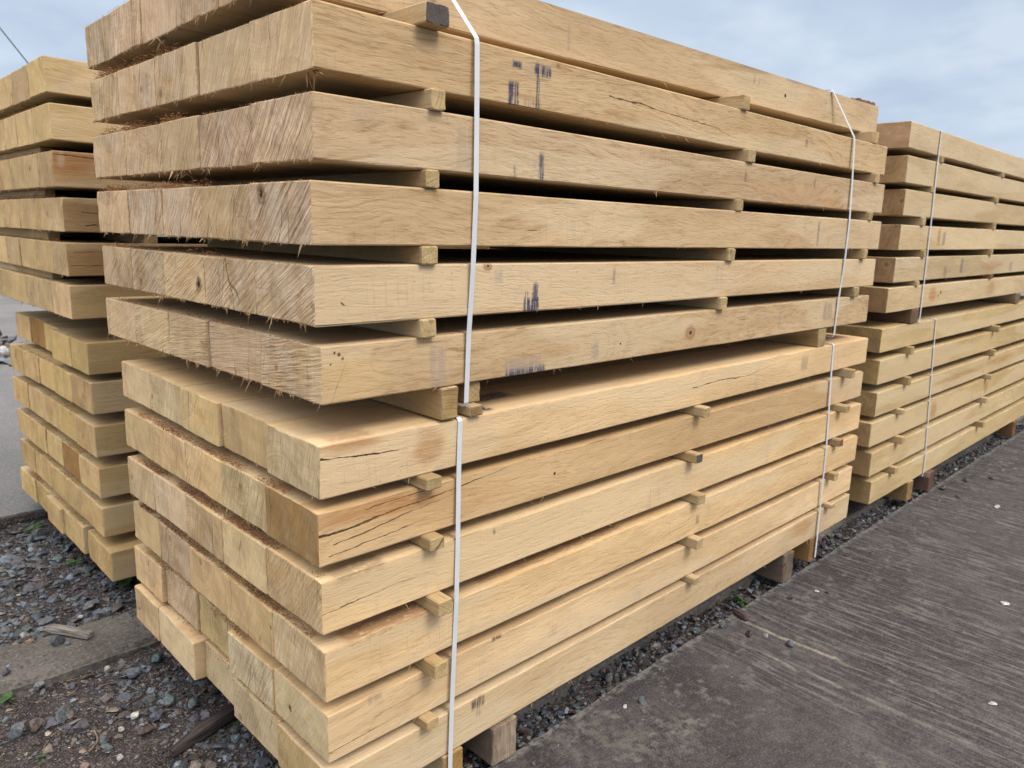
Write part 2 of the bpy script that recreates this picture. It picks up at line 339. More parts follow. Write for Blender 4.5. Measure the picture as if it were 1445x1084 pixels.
def wood_obj(name, L, W, T, seed, tone, etone, pith, fin, mats, parent=None, **kw):
    vs, fs, mi, bark = timber(name, L, W, T, seed, **kw)
    o = from_pydata(name, vs, fs, mats, mi, parent)
    me = o.data
    cattr(me, 'seed', 'FLOAT', [seed]); cattr(me, 'tone', 'FLOAT_COLOR', list(tone) + [1]); cattr(me, 'etone', 'FLOAT_COLOR', list(etone) + [1])
    cattr(me, 'pith', 'FLOAT_VECTOR', pith); cattr(me, 'fin', 'FLOAT_VECTOR', fin); cattr(me, 'bark', 'FLOAT', bark)
    return o

def strands(n, gen):
    """curled slivers: gen() -> (base point, direction, droop, length, width)"""
    vs = []; fs = []
    for _ in range(n):
        b, d, dr, ln, w = gen()
        b = Vector(b); d = Vector(d).normalized(); sd = d.cross(Vector((random.gauss(0, 1), random.gauss(0, 1), random.gauss(0, 1)))).normalized()
        q = len(vs); p = b.copy(); dd = d.copy()
        for s_ in range(4):
            ww = w * (1 - s_ / 3.4) * .5
            vs.append(tuple(p + sd * ww)); vs.append(tuple(p - sd * ww))
            dd = (dd + Vector(dr) * .4).normalized(); p = p + dd * ln / 3
        for s_ in range(3): fs.append((q + 2 * s_, q + 2 * s_ + 1, q + 2 * s_ + 3, q + 2 * s_ + 2))
    return vs, fs

g = NG('torn_fibre'); P = g.obj()
FIBRE = g.out(g.mix(g.noise(P, (90, 90, 90), 2), (.44, .29, .155), (.27, .155, .075)), .9)
g = NG('sawdust_chips'); P = g.obj()
DUST = g.out(g.mix(g.noise(P, (160, 160, 160), 2), (.44, .215, .095), (.19, .085, .04)), .95)

# ------------------------------------------------------------------ the packs of beams
ORD = {1: 'top', 2: 'second', 3: 'third', 4: 'fourth', 5: 'fifth', 6: 'bottom'}
POS = ['on the strapped face', 'second from the strapped face', 'third from the strapped face', 'fourth from the strapped face', 'at the back', 'added outermost at the back']  # last entry: added unseen beams that close the rear stack's gaps to skylight
STACK = {'U': ("near stack", 'upper'), 'L': ("near stack", 'lower'), 'A': ("rear stack", 'upper'), 'B': ("rear stack", 'lower'), 'R': ("far stack", 'upper'), 'S': ("far stack", 'lower')}
LOOK = {('U', 1, 0): 'bark-edged', ('U', 2, 0): 'ink-stamped', ('U', 5, 0): 'blue-smeared', ('U', 6, 0): 'knotted', ('L', 1, 0): 'cracked', ('L', 2, 0): 'split orange', ('U', 4, 0): 'pale knotty-ended', ('A', 3, 0): 'bark-stained', ('R', 4, 0): 'ink-marked'}
# layer: x, y of the front, top z, length, thickness, rise along x, rise along y, beam boundaries in y
LAY = {
 ('U', 1): (-.010, .100, 1.721, 2.390, .1040, .006, .004, [0, .211, .424, .638, .852, 1.068]),
 ('U', 2): (.0077, .0025, 1.5830, 2.3875, .1024, -.0020, .0045, [0, .221, .449, .676, .914, 1.130]),
 ('U', 3): (-.0019, -.0070, 1.4447, 2.3906, .1048, .0005, .0003, [0, .217, .446, .645, .877, 1.112]),
 ('U', 4): (-.0122, -.0111, 1.3075, 2.4005, .1036, .0025, -.0016, [0, .215, .433, .646, .857, 1.090]),
 ('U', 5): (-.0045, -.0060, 1.1705, 2.3953, .1018, -.0005, -.0030, [0, .219, .443, .666, .882, 1.099]),
 ('U', 6): (.0105, .0013, 1.0333, 2.3772, .1027, -.0007, -.0082, [0, .236, .473, .692, .922, 1.144]),
 ('L', 1): (.0026, -.0004, .8590, 2.4219, .0991, .0046, .0063, [0, .206, .421, .627, .839, 1.035]),
 ('L', 2): (-.0043, .0008, .7360, 2.4263, .1026, -.0051, .0, [0, .203, .404, .604, .816, 1.020]),
 ('L', 3): (-.0046, -.0058, .6069, 2.4267, .1047, -.0050, -.0019, [0, .213, .416, .619, .828, 1.014]),
 ('L', 4): (-.0009, -.0082, .4695, 2.4177, .1040, .0010, .0025, [0, .208, .424, .630, .830, 1.027]),
 ('L', 5): (.0055, -.0011, .3319, 2.4144, .1017, .0058, .0040, [0, .217, .427, .638, .836, 1.038]),
 ('L', 6): (.0050, -.0030, .2060, 2.4200, .1030, .0140, .0180, [0, .212, .428, .617, .855, 1.025]),
 ('A', 1): (-.016, 1.447, 1.688, 2.4, .1, 0, 0, [0, .188, .406, .61, .82, 1.03, 1.23]),
 ('A', 2): (-.012, 1.447, 1.561, 2.4, .103, 0, 0, [0, .201, .408, .579, .79, 1.0, 1.20]),
 ('A', 3): (-.014, 1.447, 1.429, 2.4, .103, 0, 0, [0, .172, .36, .548, .76, .97, 1.17]),
 ('A', 4): (.000, 1.447, 1.296, 2.4, .101, 0, 0, [0, .201, .531, .766, .9, 1.02, 1.22]),
 ('A', 5): (.001, 1.447, 1.163, 2.4, .1, 0, 0, [0, .151, .36, .589, .8, 1.02, 1.22]),
 ('A', 6): (.001, 1.447, 1.036, 2.4, .104, 0, 0, [0, .202, .38, .558, .76, .959, 1.16]),
 ('B', 1): (.035, 1.447, .857, 2.4, .102, 0, -.004, [0, .181, .424, .63, .843, 1.07]),
 ('B', 2): (.038, 1.447, .730, 2.4, .103, 0, -.010, [0, .22, .444, .656, .876, 1.09]),
 ('B', 3): (.037, 1.447, .589, 2.4, .103, 0, -.004, [0, .212, .426, .642, .865, 1.09]),
 ('B', 4): (.039, 1.447, .449, 2.4, .101, 0, -.002, [0, .212, .435, .646, .869, 1.09]),
 ('B', 5): (.041, 1.447, .314, 2.4, .1015, 0, .0, [0, .227, .42, .632, .864, 1.09]),
 ('B', 6): (.042, 1.400, .176, 2.4, .102, 0, .0, [0, .285, .53, .727, .95, 1.19]),
 ('R', 1): (2.625, .010, 1.702, 3.0, .1, .0, 0, [0, .205, .41, .615, .82, 1.025]),
 ('R', 2): (2.640, .010, 1.574, 3.0, .105, .012, 0, [0, .21, .415, .62, .825, 1.03]),
 ('R', 3): (2.660, .010, 1.445, 3.0, .104, .012, 0, [0, .205, .41, .615, .82, 1.025]),
 ('R', 4): (2.655, .010, 1.305, 3.0, .102, .02, 0, [0, .205, .41, .615, .82, 1.025]),
 ('R', 5): (2.645, .010, 1.173, 3.0, .102, .02, 0, [0, .205, .41, .615, .82, 1.025]),
 ('R', 6): (2.606, .010, 1.051, 3.0, .102, .012, 0, [0, .205, .41, .615, .82, 1.025]),
 ('S', 1): (2.590, .010, .885, 3.0, .100, .012, 0, [0, .205, .41, .615, .82, 1.025]),
 ('S', 2): (2.612, .010, .752, 3.0, .104, .010, 0, [0, .205, .41, .615, .82, 1.025]),
 ('S', 3): (2.627, .010, .612, 3.0, .104, .008, 0, [0, .205, .41, .615, .82, 1.025]),
 ('S', 4): (2.607, .010, .484, 3.0, .106, .004, 0, [0, .205, .41, .615, .82, 1.025]),
 ('S', 5): (2.648, .010, .345, 3.0, .106, .004, 0, [0, .205, .41, .615, .82, 1.025]),
 ('S', 6): (2.690, .010, .208, 3.0, .104, .002, 0, [0, .205, .41, .615, .82, 1.025]),
}
ANG = {('U', 1): 78, ('U', 2): 62, ('U', 3): 52, ('U', 4): 50, ('U', 5): 27, ('U', 6): 8}
ETONE = {('L', 2, 0): (.34, .205, .085), ('B', 1, 3): (.40, .22, .07), ('B', 4, 1): (.36, .20, .075), ('L', 5, 2): (.55, .41, .20), ('L', 5, 1): (.63, .50, .32), ('L', 6, 1): (.58, .45, .28), ('L', 5, 0): (.62, .48, .29), ('L', 6, 0): (.5, .36, .18)}
TONE = {('L', 2, 0): (.63, .43, .23), ('U', 1, 0): (.60, .44, .27), ('L', 6, 0): (.66, .49, .30), ('A', 5, 0): (.44, .28, .13), ('A', 4, 0): (.42, .28, .14), ('A', 3, 0): (.48, .32, .16)}
CUT = {}   # ragged ends: how far single beams stick out of the pack
CUTX = {('L', 6, 3): -.010, ('L', 6, 2): .018, ('L', 5, 1): -.004, ('L', 5, 2): .016, ('L', 5, 3): .010, ('L', 1, 0): -.002, ('L', 1, 1): .006, ('U', 6, 0): -.001, ('U', 6, 1): .006, ('B', 6, 1): -.004, ('B', 6, 2): -.012, ('B', 1, 2): .03, ('B', 1, 3): .034, ('B', 1, 4): .03, ('L', 6, 4): -.012}
def wane_u1(x, nz):
    e = .003 + .006 * max(0, nz(x * 3, 1, 1)) + .007 * max(0, nz(x * 11, 4, 2))
    b = .9 if (1.45 < x < 2.02 and nz(x * 9, 2, 7) > -.35) else 0.0
    if x > 1.45: e += .006
    return e, b
def wane_small(x, nz): return .004 * max(0, nz(x * 5, 3, 3)) + .002, 0.0

sn = 1
for (st, ly), (bx, by, zt, L, T, tx, ty, yb) in LAY.items():
    stack, pack = STACK[st]
    W_ = yb[-1]
    for b in range(len(yb) - 1):
        sn += 1; random.seed(sn * 13 + 5)
        last = b == len(yb) - 2
        gap = random.uniform(.0012, .0035)
        if (st, ly, b) == ('U', 6, 0): gap = .010
        if (st, ly, b) == ('B', 6, 0): gap = .035
        if (st, ly, b) in (('L', 1, 0), ('L', 5, 2), ('B', 6, 1), ('L', 1, 1), ('L', 1, 2), ('L', 1, 3)): gap = .006
        if (st, ly, b) == ('A', 1, 0): gap = .014
        w = yb[b + 1] - yb[b] - gap
        front = b == 0
        seed = random.uniform(1, 60)
        k = random.uniform(.86, 1.06); warm = random.uniform(-.045, .03)
        base = {'U': (.540, .386, .228), 'L': (.622, .442, .252), 'A': (.49, .355, .19), 'B': (.49, .352, .18), 'R': (.54, .41, .25), 'S': (.555, .41, .215)}[st]
        tone = tuple(.84 * q for q in TONE[(st, ly, b)]) if (st, ly, b) in TONE else ((base[0] * k, base[1] * k * (1 + warm * .5), base[2] * k * (1 + warm * 2)))
        ke = random.uniform(.82, 1.12)
        eb = {'U': (.625, .440, .265), 'L': (.625, .437, .228), 'A': (.60, .42, .215), 'B': (.62, .42, .195), 'R': (.40, .262, .15), 'S': (.45, .31, .155)}[st]  # far stack's upper ends: their shade is put into this darker brown
        if st == 'L' and random.random() < .35: eb = (.61, .458, .27)
        et = tuple(.92 * q for q in ETONE[(st, ly, b)]) if (st, ly, b) in ETONE else (eb[0] * ke, eb[1] * ke * random.uniform(.97, 1.03), eb[2] * ke * random.uniform(.93, 1.08))
        py = random.uniform(.03, w + .12) if random.random() < .7 else random.uniform(-.1, .3)
        pz = random.choice((-1, 1)) * random.uniform(.03, .2) + T / 2 if random.random() < .55 else random.uniform(.15, .85) * T
        ang = ANG.get((st, ly), random.choice((66, 74, 58, 80)))
        ang = R(180 - ang + random.uniform(-9, 9) - b * 3)
        fin = (ang, {'U': 1.0, 'L': .50, 'A': .42, 'B': .36, 'R': .4, 'S': .4}[st] * random.uniform(.8, 1.1), {'U': .55, 'L': .18, 'A': .12, 'B': .03, 'R': .0, 'S': .0}[st] * random.uniform(.5, 1.2))
        mside = oak_side(f'oak_long_face_{st.lower()}_{ly}', FEAT[(st, ly)]) if front and (st, ly) in FEAT else SIDE
        mend = oak_end(f'oak_end_grain_{st.lower()}_{ly}_{b}', EFEAT[(st, ly, b)]) if (st, ly, b) in EFEAT else END
        kw = dict(nx=44 if front else 12, ny=8, nz=6, skew=random.uniform(-.003, .003), rag=1.0 if st in 'UL' else .9)
        if front: kw['wane'] = wane_u1 if (st, ly) == ('U', 1) else (wane_small if random.random() < .4 else None)
        o = wood_obj('oak_beam', L + random.uniform(-.004, .004), w, T * random.uniform(.985, 1.0) if b else T, seed, tone, et, (0, py, pz), fin, [mside, mend], **kw)
        dx = CUTX.get((st, ly, b), 0.0 if front else random.uniform(-.002, .0045))
        yo = yb[b]
        rz = -.023 if (st, ly) == ('U', 1) else random.uniform(-.0006, .0006)
        o.location = (bx + dx - math.sin(rz) * yo, by + yo, zt - T + ty * yo / W_)
        o.rotation_euler = (math.atan2(ty, W_), -math.atan2(tx, L), rz)
        look = LOOK.get((st, ly, b), '')
        lab = f"{look} oak beam, {ORD[ly]} layer of the {stack}'s {pack} pack, {POS[b]}".strip()
        setattrs(o, lab, 'timber beam', f"oak beams of the {stack}'s {pack} pack", 'thing')
        # torn fibres left by the saw along the lower edge of the cut end
        dens = {'U': 80, 'L': 30, 'A': 26, 'B': 18, 'R': 0, 'S': 0}[st]
        if dens:
            big = {'U': 1.0, 'L': .55, 'A': .7, 'B': .55}[st]
            def gen():
                for _ in range(12):
                    yy = random.uniform(.002, w - .002)
                    if mnoise.noise(Vector((yy * 38 + seed * 2, seed, 3))) * 2.4 - .05 > random.random(): break
                r_ = random.random()
                ln = (random.uniform(.001, .0045) if r_ < .84 else random.uniform(.006, .014) if r_ < .97 else random.uniform(.014, .026)) * big
                cl = mnoise.noise(Vector((yy * 14 + seed, seed, 0)))
                ln *= max(.35, 1 + cl * 1.3)
                return ((random.uniform(-.002, .002), yy, random.uniform(-.0005, .002)), (random.uniform(-.7, .05), random.gauss(0, .35), -1), (random.uniform(-.4, .4), random.uniform(-.8, .8), -.2), ln, random.choice((.0008, .0012, .0016, .0032)) * random.uniform(.8, 1.3))
            v_, f_ = strands(int(dens * w / .21), gen)
            def gen2():
                yy = random.uniform(.002, w - .002)
                return ((.001, yy, T - .001), (random.uniform(-.6, .3), random.gauss(0, .8), .7), (0, random.uniform(-.4, .4), .1), random.uniform(.002, .005) * big, random.uniform(.0006, .0014))
            v2, f2 = strands(int(dens * .5 * w / .21), gen2)
            q = len(v_); v_ += v2; f_ += [tuple(i + q for i in t) for t in f2]
            s_ = from_pydata('splinter_fringe', v_, f_, FIBRE, parent=o)
            s_['kind'] = 'stuff'
        if front and st in 'ULR':
            # a few slivers hanging from the long lower edge
            def gen3():
                return ((random.uniform(.1, L - .1), .0, random.uniform(0, .002)), (random.gauss(0, 1.0), -.35, -.55), (0, 0, -.2), random.uniform(.006, .02), random.uniform(.0008, .002))
            v_, f_ = strands(14, gen3)
            from_pydata('edge_sliver', v_, f_, FIBRE, parent=o)['kind'] = 'stuff'
        if (st, ly, b) in (('U', 2, 0), ('U', 3, 2), ('U', 1, 2)):
            yc = .012 if ly == 2 else .1
            def gen4(): return ((random.uniform(-.004, .02), yc + abs(random.gauss(0, .02)), .001), (random.uniform(-.5, .3), random.gauss(0, .9), random.uniform(-.8, -.1)), (random.uniform(-.4, .4), random.uniform(-.5, .5), -.1), random.uniform(.02, .042), random.uniform(.003, .006))
            v_, f_ = strands(8, gen4)
            from_pydata('torn_splinter', v_, f_, FIBRE, parent=o)['kind'] = 'stuff'
        if (st, ly, b) == ('U', 1, 0):
            vb, fb, mb, _ = timber('bark', .15, .055, .016, 3.3, nx=12, ny=4, nz=2, rag=3.5)
            vb = [(p[0] + 2.235, p[1] + .012, p[2] + .099 + .006 * mnoise.noise(Vector((p[0] * 40, p[1] * 50, 0)))) for p in vb]
            gm = NG('oak_bark'); PP = gm.obj()
            BARK = gm.out(gm.mix(gm.noise(PP, (40, 90, 90), 4, .7), (.07, .04, .03), (.32, .16, .09)), .95, gm.noise(PP, (60, 120, 120), 4), .006, .9)
            from_pydata('bark_strip', vb, fb, BARK, parent=o)['label'] = 'reddish brown strip of bark'

# ------------------------------------------------------------------ spacer sticks
STICK_SIDE = oak_side('stick_side'); STICK_END = oak_end('stick_end')
def stick(name, x, y0, z0, wx, ly_, h, label, cat, group, tone=(.52, .37, .19), etone=(.55, .40, .2), rz=0.0, rag=1.3, grey=0.0, rough=.35):
    global sn
    sn += 1; random.seed(sn * 17)
    # built along its own x axis, then turned to lie across the beams (its end looks out of the strapped face)
    k = random.uniform(.88, 1.1)
    o = wood_obj(name, ly_, wx, h, random.uniform(1, 60), tuple(t * k * .8 for t in tone), tuple(t * k * .8 for t in etone), (0, random.uniform(-.05, .08), random.uniform(-.06, .1)), (random.uniform(0, 3), rough, grey), [STICK_SIDE, STICK_END], nx=10, ny=3, nz=3, rag=rag)
    o.location = (x + wx / 2, y0, z0)
    o.rotation_euler = (0, 0, math.pi / 2 + rz)
    return setattrs(o, label, cat, group, 'thing')
def gapz(st, ly, x, y=.01):
    bx, by, zt, L, T, tx, ty, yb = LAY[(st, ly)]
    top2 = LAY[(st, ly + 1)]
    zb = zt - T + tx * (x - bx) / L
    z2 = top2[2] + top2[5] * (x - top2[0]) / top2[3]
    return z2, zb
PLACE = ['by its cut-end strap', 'halfway along', 'by its far-end strap']
SP = {
 'U': {1: [(.234, .0), (1.335, .0), (2.27, .0)], 2: [(.246, .0), (1.375, 0), (2.29, 0)], 3: [(.232, 0), (1.330, 0), (2.268, 0)], 4: [(.230, 0), (1.307, 0), (2.245, 0)], 5: [(.231, 0), (1.29, 0), (2.227, 0)]},
 'L': {1: [(.235, 0), (1.215, 0), (2.225, 0)], 2: [(.243, 0), (1.185, 0), (2.20, 0)], 3: [(.252, 0), (1.225, 0), (2.19, 0)], 4: [(.242, 0), (1.222, 0), (2.185, 0)], 5: [(.237, 0), (1.24, 0), (2.20, 0)]},
 'R': {1: [(3.029,), (3.993,), (5.0,)], 2: [(2.966,), (3.94,), (5.0,)], 3: [(2.89,), (3.977,), (5.0,)], 4: [(2.947,), (3.973,), (5.0,)], 5: [(2.919,), (4.045,), (5.0,)]},
 'S': {1: [(2.924,), (4.262,)], 2: [(2.94,), (4.287,)], 3: [(2.898,), (4.273,)], 4: [(2.929,), (4.258,)], 5: [(2.906,), (4.244,)]},
 'A': {i: [(.045,), (.25,)] for i in range(1, 6)}, 'B': {i: [(.28,)] for i in range(1, 6)},  # first stick of each A gap is added, set back to block skylight
}
random.seed(99)
for st, d in SP.items():
    stack, pack = STACK[st]
    for ly, lst in d.items():
        for i, q in enumerate(lst):
            x = q[0]; z2, zb = gapz(st, ly, x)
            byt = min(LAY[(st, ly)][1], LAY[(st, ly + 1)][1]) if st != 'U' or ly != 1 else .0
            rs = random.Random(sn + 4)
            out = {'U': rs.uniform(.004, .012), 'L': rs.uniform(.022, .040), 'R': rs.uniform(.004, .012), 'S': rs.uniform(.02, .036), 'A': -.30 if i == 0 else -.004, 'B': -.004}[st]
            wx = rs.uniform(.030, .040)
            tone, et = (.50, .36, .19), (.55, .41, .215)
            look = 'wooden'
            if (st, ly, i) in (('L', 3, 2), ('R', 5, 1)): tone, et, look = (.30, .15, .07), (.30, .15, .07), 'reddish'
            if (st, ly, i) == ('L', 2, 1): et, look = (.12, .11, .11), 'grey-ended'
            if (st, ly, i) == ('U', 1, 0): wx, et, look, out = .052, (.13, .115, .11), 'dark-ended', .028
            if st == 'U' and ly == 1 and i == 2: wx, out = .060, .0
            h = zb - z2 + .0006
            place = PLACE[i] if st in 'ULRS' else ('near the cut ends', 'deeper in')[i]
            if st in 'RS': place = PLACE[i]
            stick('spacer_stick', x, byt - out, z2 - .0003, wx, (.92 if i == 0 else 1.2) if st == 'A' else .98, h,
                  f"{look} spacer under the {ORD[ly]} layer of the {stack}'s {pack} pack, {place}", 'spacer stick', f"spacer sticks of the {stack}'s {pack} pack", tone, et, rs.uniform(-.03, .03))
# bearers between the packs and on the ground
OLD = (.20, .155, .12)
zt1 = .859; zb6 = .9306
stick('bearer', .291, -.006, zt1 + .0045, .042, 1.0, zb6 - zt1 - .006, 'tall pale bearer between the two packs of the near stack, beside its strap', 'bearer', 'bearers between the packs of the near stack', (.48, .33, .165), (.46, .32, .15))
stick('bearer', .366, .012, zt1 + .026, .040, .95, zb6 - zt1 - .0275, 'shorter bearer between the near stack packs, on a small block behind the strap', 'bearer', 'bearers between the packs of the near stack', (.46, .31, .16), (.46, .32, .155))
stick('packing_block', .356, -.012, zt1 + .0028, .034, .16, .0228, 'small packing block under the shorter bearer, behind the strap of the near stack', 'block', None, (.42, .29, .14), (.42, .28, .13))
stick('bearer', 2.005, .002, zt1 + .0045, .060, 1.0, zb6 - zt1 - .0062, 'bearer between the two packs of the near stack, beside its far strap', 'bearer', 'bearers between the packs of the near stack', (.42, .30, .15), (.44, .32, .17))
stick('bearer', .312, -.006, .008, .056, 1.0, .0945, 'orange new bearer on the ground under the strap of the near stack', 'bearer', 'ground bearers of the near stack', (.46, .29, .12), (.44, .27, .10))
stick('bearer', .468, -.010, .004, .078, 1.0, .0995, 'old grey bearer block on the ground under the near stack, near its cut ends', 'bearer', 'ground bearers of the near stack', OLD, (.235, .18, .135), grey=.2, rough=.8, rag=2)
stick('bearer', 1.905, -.008, .004, .075, 1.0, .1085, 'old grey bearer block on the ground under the far end of the near stack', 'bearer', 'ground bearers of the near stack', OLD, (.19, .145, .12), grey=.15, rough=.8, rag=2)
stick('bearer', 2.115, -.004, .018, .05, 1.0, .096, 'orange brown bearer under the near stack, crossed by its far strap', 'bearer', 'ground bearers of the near stack', (.40, .22, .09), (.36, .19, .08))
stick('bearer', 3.195, .004, .008, .07, .62, .0962, 'orange bearer on the ground under the far stack, beside its strap', 'bearer', 'ground bearers of the far stack', (.36, .23, .11), (.34, .22, .10))
stick('bearer', 3.455, -.012, .004, .07, .62, .1005, 'dark brown bearer block on the ground under the far stack', 'bearer', 'ground bearers of the far stack', (.16, .09, .07), (.17, .10, .085), rag=2)
stick('bearer', 5.10, -.004, .004, .07, .62, .1025, 'reddish bearer on the ground under the far end of the far stack', 'bearer', 'ground bearers of the far stack', (.24, .13, .07), (.24, .13, .07))
stick('bearer', 2.945, .006, .887, .085, .6, .063, 'brown bearer between the two packs of the far stack, near its cut ends', 'bearer', 'bearers between the packs of the far stack', (.20, .13, .08), (.22, .14, .09))
stick('bearer', 4.70, .006, .8945, .08, .6, .0625, 'brown bearer between the two packs of the far stack, at its far end', 'bearer', 'bearers between the packs of the far stack', (.24, .16, .09), (.24, .16, .09))
stick('bearer', .42, 1.43, .004, .09, 1.1, .070, 'dark old bearer on the gravel under the rear stack', 'bearer', None, OLD, OLD, rag=2)
stick('bearer', .36, 1.46, .8580, .06, 1.0, .0735, 'pale bearer between the two packs of the rear stack', 'bearer', None)

# ------------------------------------------------------------------ plastic straps
g = NG('white_strap'); P = g.obj(); x_, y_, z_ = g.sep(P)
rib = g.noise(P, (500, 60, 60), 1)
STRAP = g.out(g.mix(g.noise(P, (20, 20, 20), 3), (.63, .64, .66), (.53, .54, .56)), .38, rib, .0006, .5, .5, **{'Transmission Weight': 0.0, 'Subsurface Weight': .0})
def strap(path, label, w=.0120, t=.0009, group=None):
    """path: closed list of (x, y, z); a flat band lying across the x direction"""
    pts = [Vector(p) for p in path]; n = len(pts); vs = []; fs = []
    cen = sum((p for p in pts), Vector()) / n
    for i, p in enumerate(pts):
        a = (p - pts[i - 1]).normalized(); b = (pts[(i + 1) % n] - p).normalized(); tdir = (a + b)
        if tdir.length < 1e-6: tdir = b
        tdir.normalize(); side = Vector((1, 0, 0)); side = (side - tdir * side.dot(tdir)).normalized()
        nor = tdir.cross(side).normalized()
        if nor.dot(p - cen) < 0: nor = -nor
        for sgn, o_ in ((-1, 0), (1, 0), (1, 1), (-1, 1)):
            vs.append(tuple(p + side * sgn * w / 2 + nor * (o_ * t + .0008)))
    for i in range(n):
        j = (i + 1) % n
        for k in range(4): fs.append((i * 4 + k, i * 4 + (k + 1) % 4, j * 4 + (k + 1) % 4, j * 4 + k))
    o = from_pydata('plastic_strap', vs, fs, STRAP)
    return setattrs(o, label, 'strap', group, 'thing')
def pack_path(xt, xm, xb, yt, zt, fr, zb, yback, ztb):
    """up over the top at xt, down the front through the points fr, under at zb, up the back"""
    p = [(xt, yback, ztb), (xt, (yback + yt) / 2, zt + .002), (xt, yt + .004, zt + .0008), (xt, yt, zt - .002)]
    p += [(x, y, z) for x, y, z in fr]
    p += [(xb, .004, zb), (xb, yback * .5, zb), (xb, yback, zb), (xb, yback + .004, zb + .01)]
    return p
random.seed(5)
gp = 'white plastic straps around the timber packs'
# near stack, upper pack (the top layer sits back, so the band leans out to the second layer)
strap(pack_path(.312, .345, .336, .091, 1.722, [(.344, -.0028, 1.585), (.3445, -.0045, 1.575), (.342, -.010, 1.44), (.3395, -.0145, 1.30), (.338, -.0115, 1.16), (.337, -.0035, 1.03), (.3365, -.0010, .932), (.336, -.0004, .892)], .8845, 1.11, 1.60),
      "white plastic strap around the near stack's upper pack, close to the cut ends", group=gp)
strap(pack_path(1.985, 2.08, 2.095, .05, 1.729, [(2.072, -.0025, 1.583), (2.073, -.0045, 1.57), (2.078, -.010, 1.44), (2.083, -.0145, 1.30), (2.088, -.0115, 1.16), (2.092, -.0035, 1.03), (2.094, -.0010, .932), (2.095, -.0004, .900)], .893, 1.10, 1.60),
      "white plastic strap around the far end of the near stack's upper pack", group=gp)
strap(pack_path(.319, .315, .30, -.0003, .8605, [(.319, -.0022, .855), (.3165, -.0030, .74), (.313, -.0075, .60), (.309, -.0105, .465), (.305, -.0095, .33), (.302, -.0085, .21), (.300, -.0085, .10), (.300, -.0085, .02)], .0065, 1.05, .87),
      "white plastic strap around the near stack's lower pack, close to the cut ends", group=gp)
strap(pack_path(2.098, 2.11, 2.13, -.0003, .8655, [(2.098, -.0022, .859), (2.104, -.0030, .74), (2.11, -.0075, .60), (2.116, -.0105, .465), (2.122, -.0095, .33), (2.127, -.0085, .21), (2.131, -.0085, .10), (2.131, -.0085, .03)], .0155, 1.05, .87),
      "white plastic strap around the far end of the near stack's lower pack", group=gp)
strap(pack_path(2.968, 2.98, 3.008, .012, 1.7035, [(2.970, .0075, 1.70), (2.971, .006, 1.59), (2.98, .006, 1.45), (2.99, .006, 1.30), (2.997, .006, 1.18), (3.003, .006, 1.06), (3.007, .006, .96), (3.008, .006, .90)], .888, .63, 1.70),
      "white plastic strap around the far stack's upper pack, near its cut ends", group=gp)
strap(pack_path(3.24, 3.28, 3.371, .012, .8895, [(3.241, .0075, .885), (3.26, .006, .75), (3.285, .006, .61), (3.31, .006, .48), (3.335, .006, .345), (3.36, .006, .21), (3.371, .006, .11), (3.373, .008, .095)], .0925, .63, .88),
      "white plastic strap around the far stack's lower pack, near its cut ends", group=gp)

# ------------------------------------------------------------------ sawdust in the gaps over the cut ends
def dust(n, st, ly, y0, y1, depth, big=1.0, cl=9.0):
    bx, by, zt, L, T, tx, ty, yb = LAY[(st, ly)]
    def gen():
        for _ in range(40):
            y = random.uniform(y0, y1)
            if mnoise.noise(Vector((y * cl + ly, ly * 3.1, 0))) > random.uniform(-.5, .35): break
        x = bx + .004 + abs(random.gauss(0, depth)); hh = random.random() ** 2 * .009 * big
        return ((x, by + y, zt + ty * y / yb[-1] + hh + .0004), (random.gauss(0, 1), random.gauss(0, 1), random.gauss(.1, .5)), (random.uniform(-.5, .5), random.uniform(-.5, .5), random.uniform(-.3, .3)), random.uniform(.003, .009) * big, random.uniform(.0008, .0020))
    return strands(n, gen)
V = []; F = []
random.seed(11)
for a in ((1300, 'L', 2, .12, .92, .010), (2600, 'L', 3, .02, .95, .012), (2300, 'L', 4, .06, .98, .010), (500, 'L', 5, .35, .95, .008), (300, 'L', 6, .2, .95, .008),
          (1100, 'U', 2, .55, 1.09, .016, 1.8), (900, 'U', 3, .55, 1.07, .016, 1.7), (800, 'U', 4, .40, 1.07, .014, 1.5), (350, 'U', 5, .4, 1.06, .015, 1.2), (300, 'U', 6, .3, 1.1, .012),
          (350, 'A', 2, .1, .95, .012), (350, 'A', 3, .1, .9, .012), (500, 'A', 4, .1, .9, .014, 1.3), (300, 'A', 5, .1, .9, .012), (250, 'B', 2, .1, 1.0, .008), (300, 'B', 3, .1, 1.0, .008), (300, 'B', 4, .1, 1.0, .008), (300, 'B', 5, .1, 1.0, .008), (350, 'B', 6, .3, 1.1, .008)):
    v_, f_ = dust(*a); q = len(V); V += v_; F += [tuple(i + q for i in t) for t in f_]
setattrs(from_pydata('sawdust', V, F, DUST), 'rust coloured sawdust and shavings caught between the beam layers', 'sawdust', None, 'stuff')

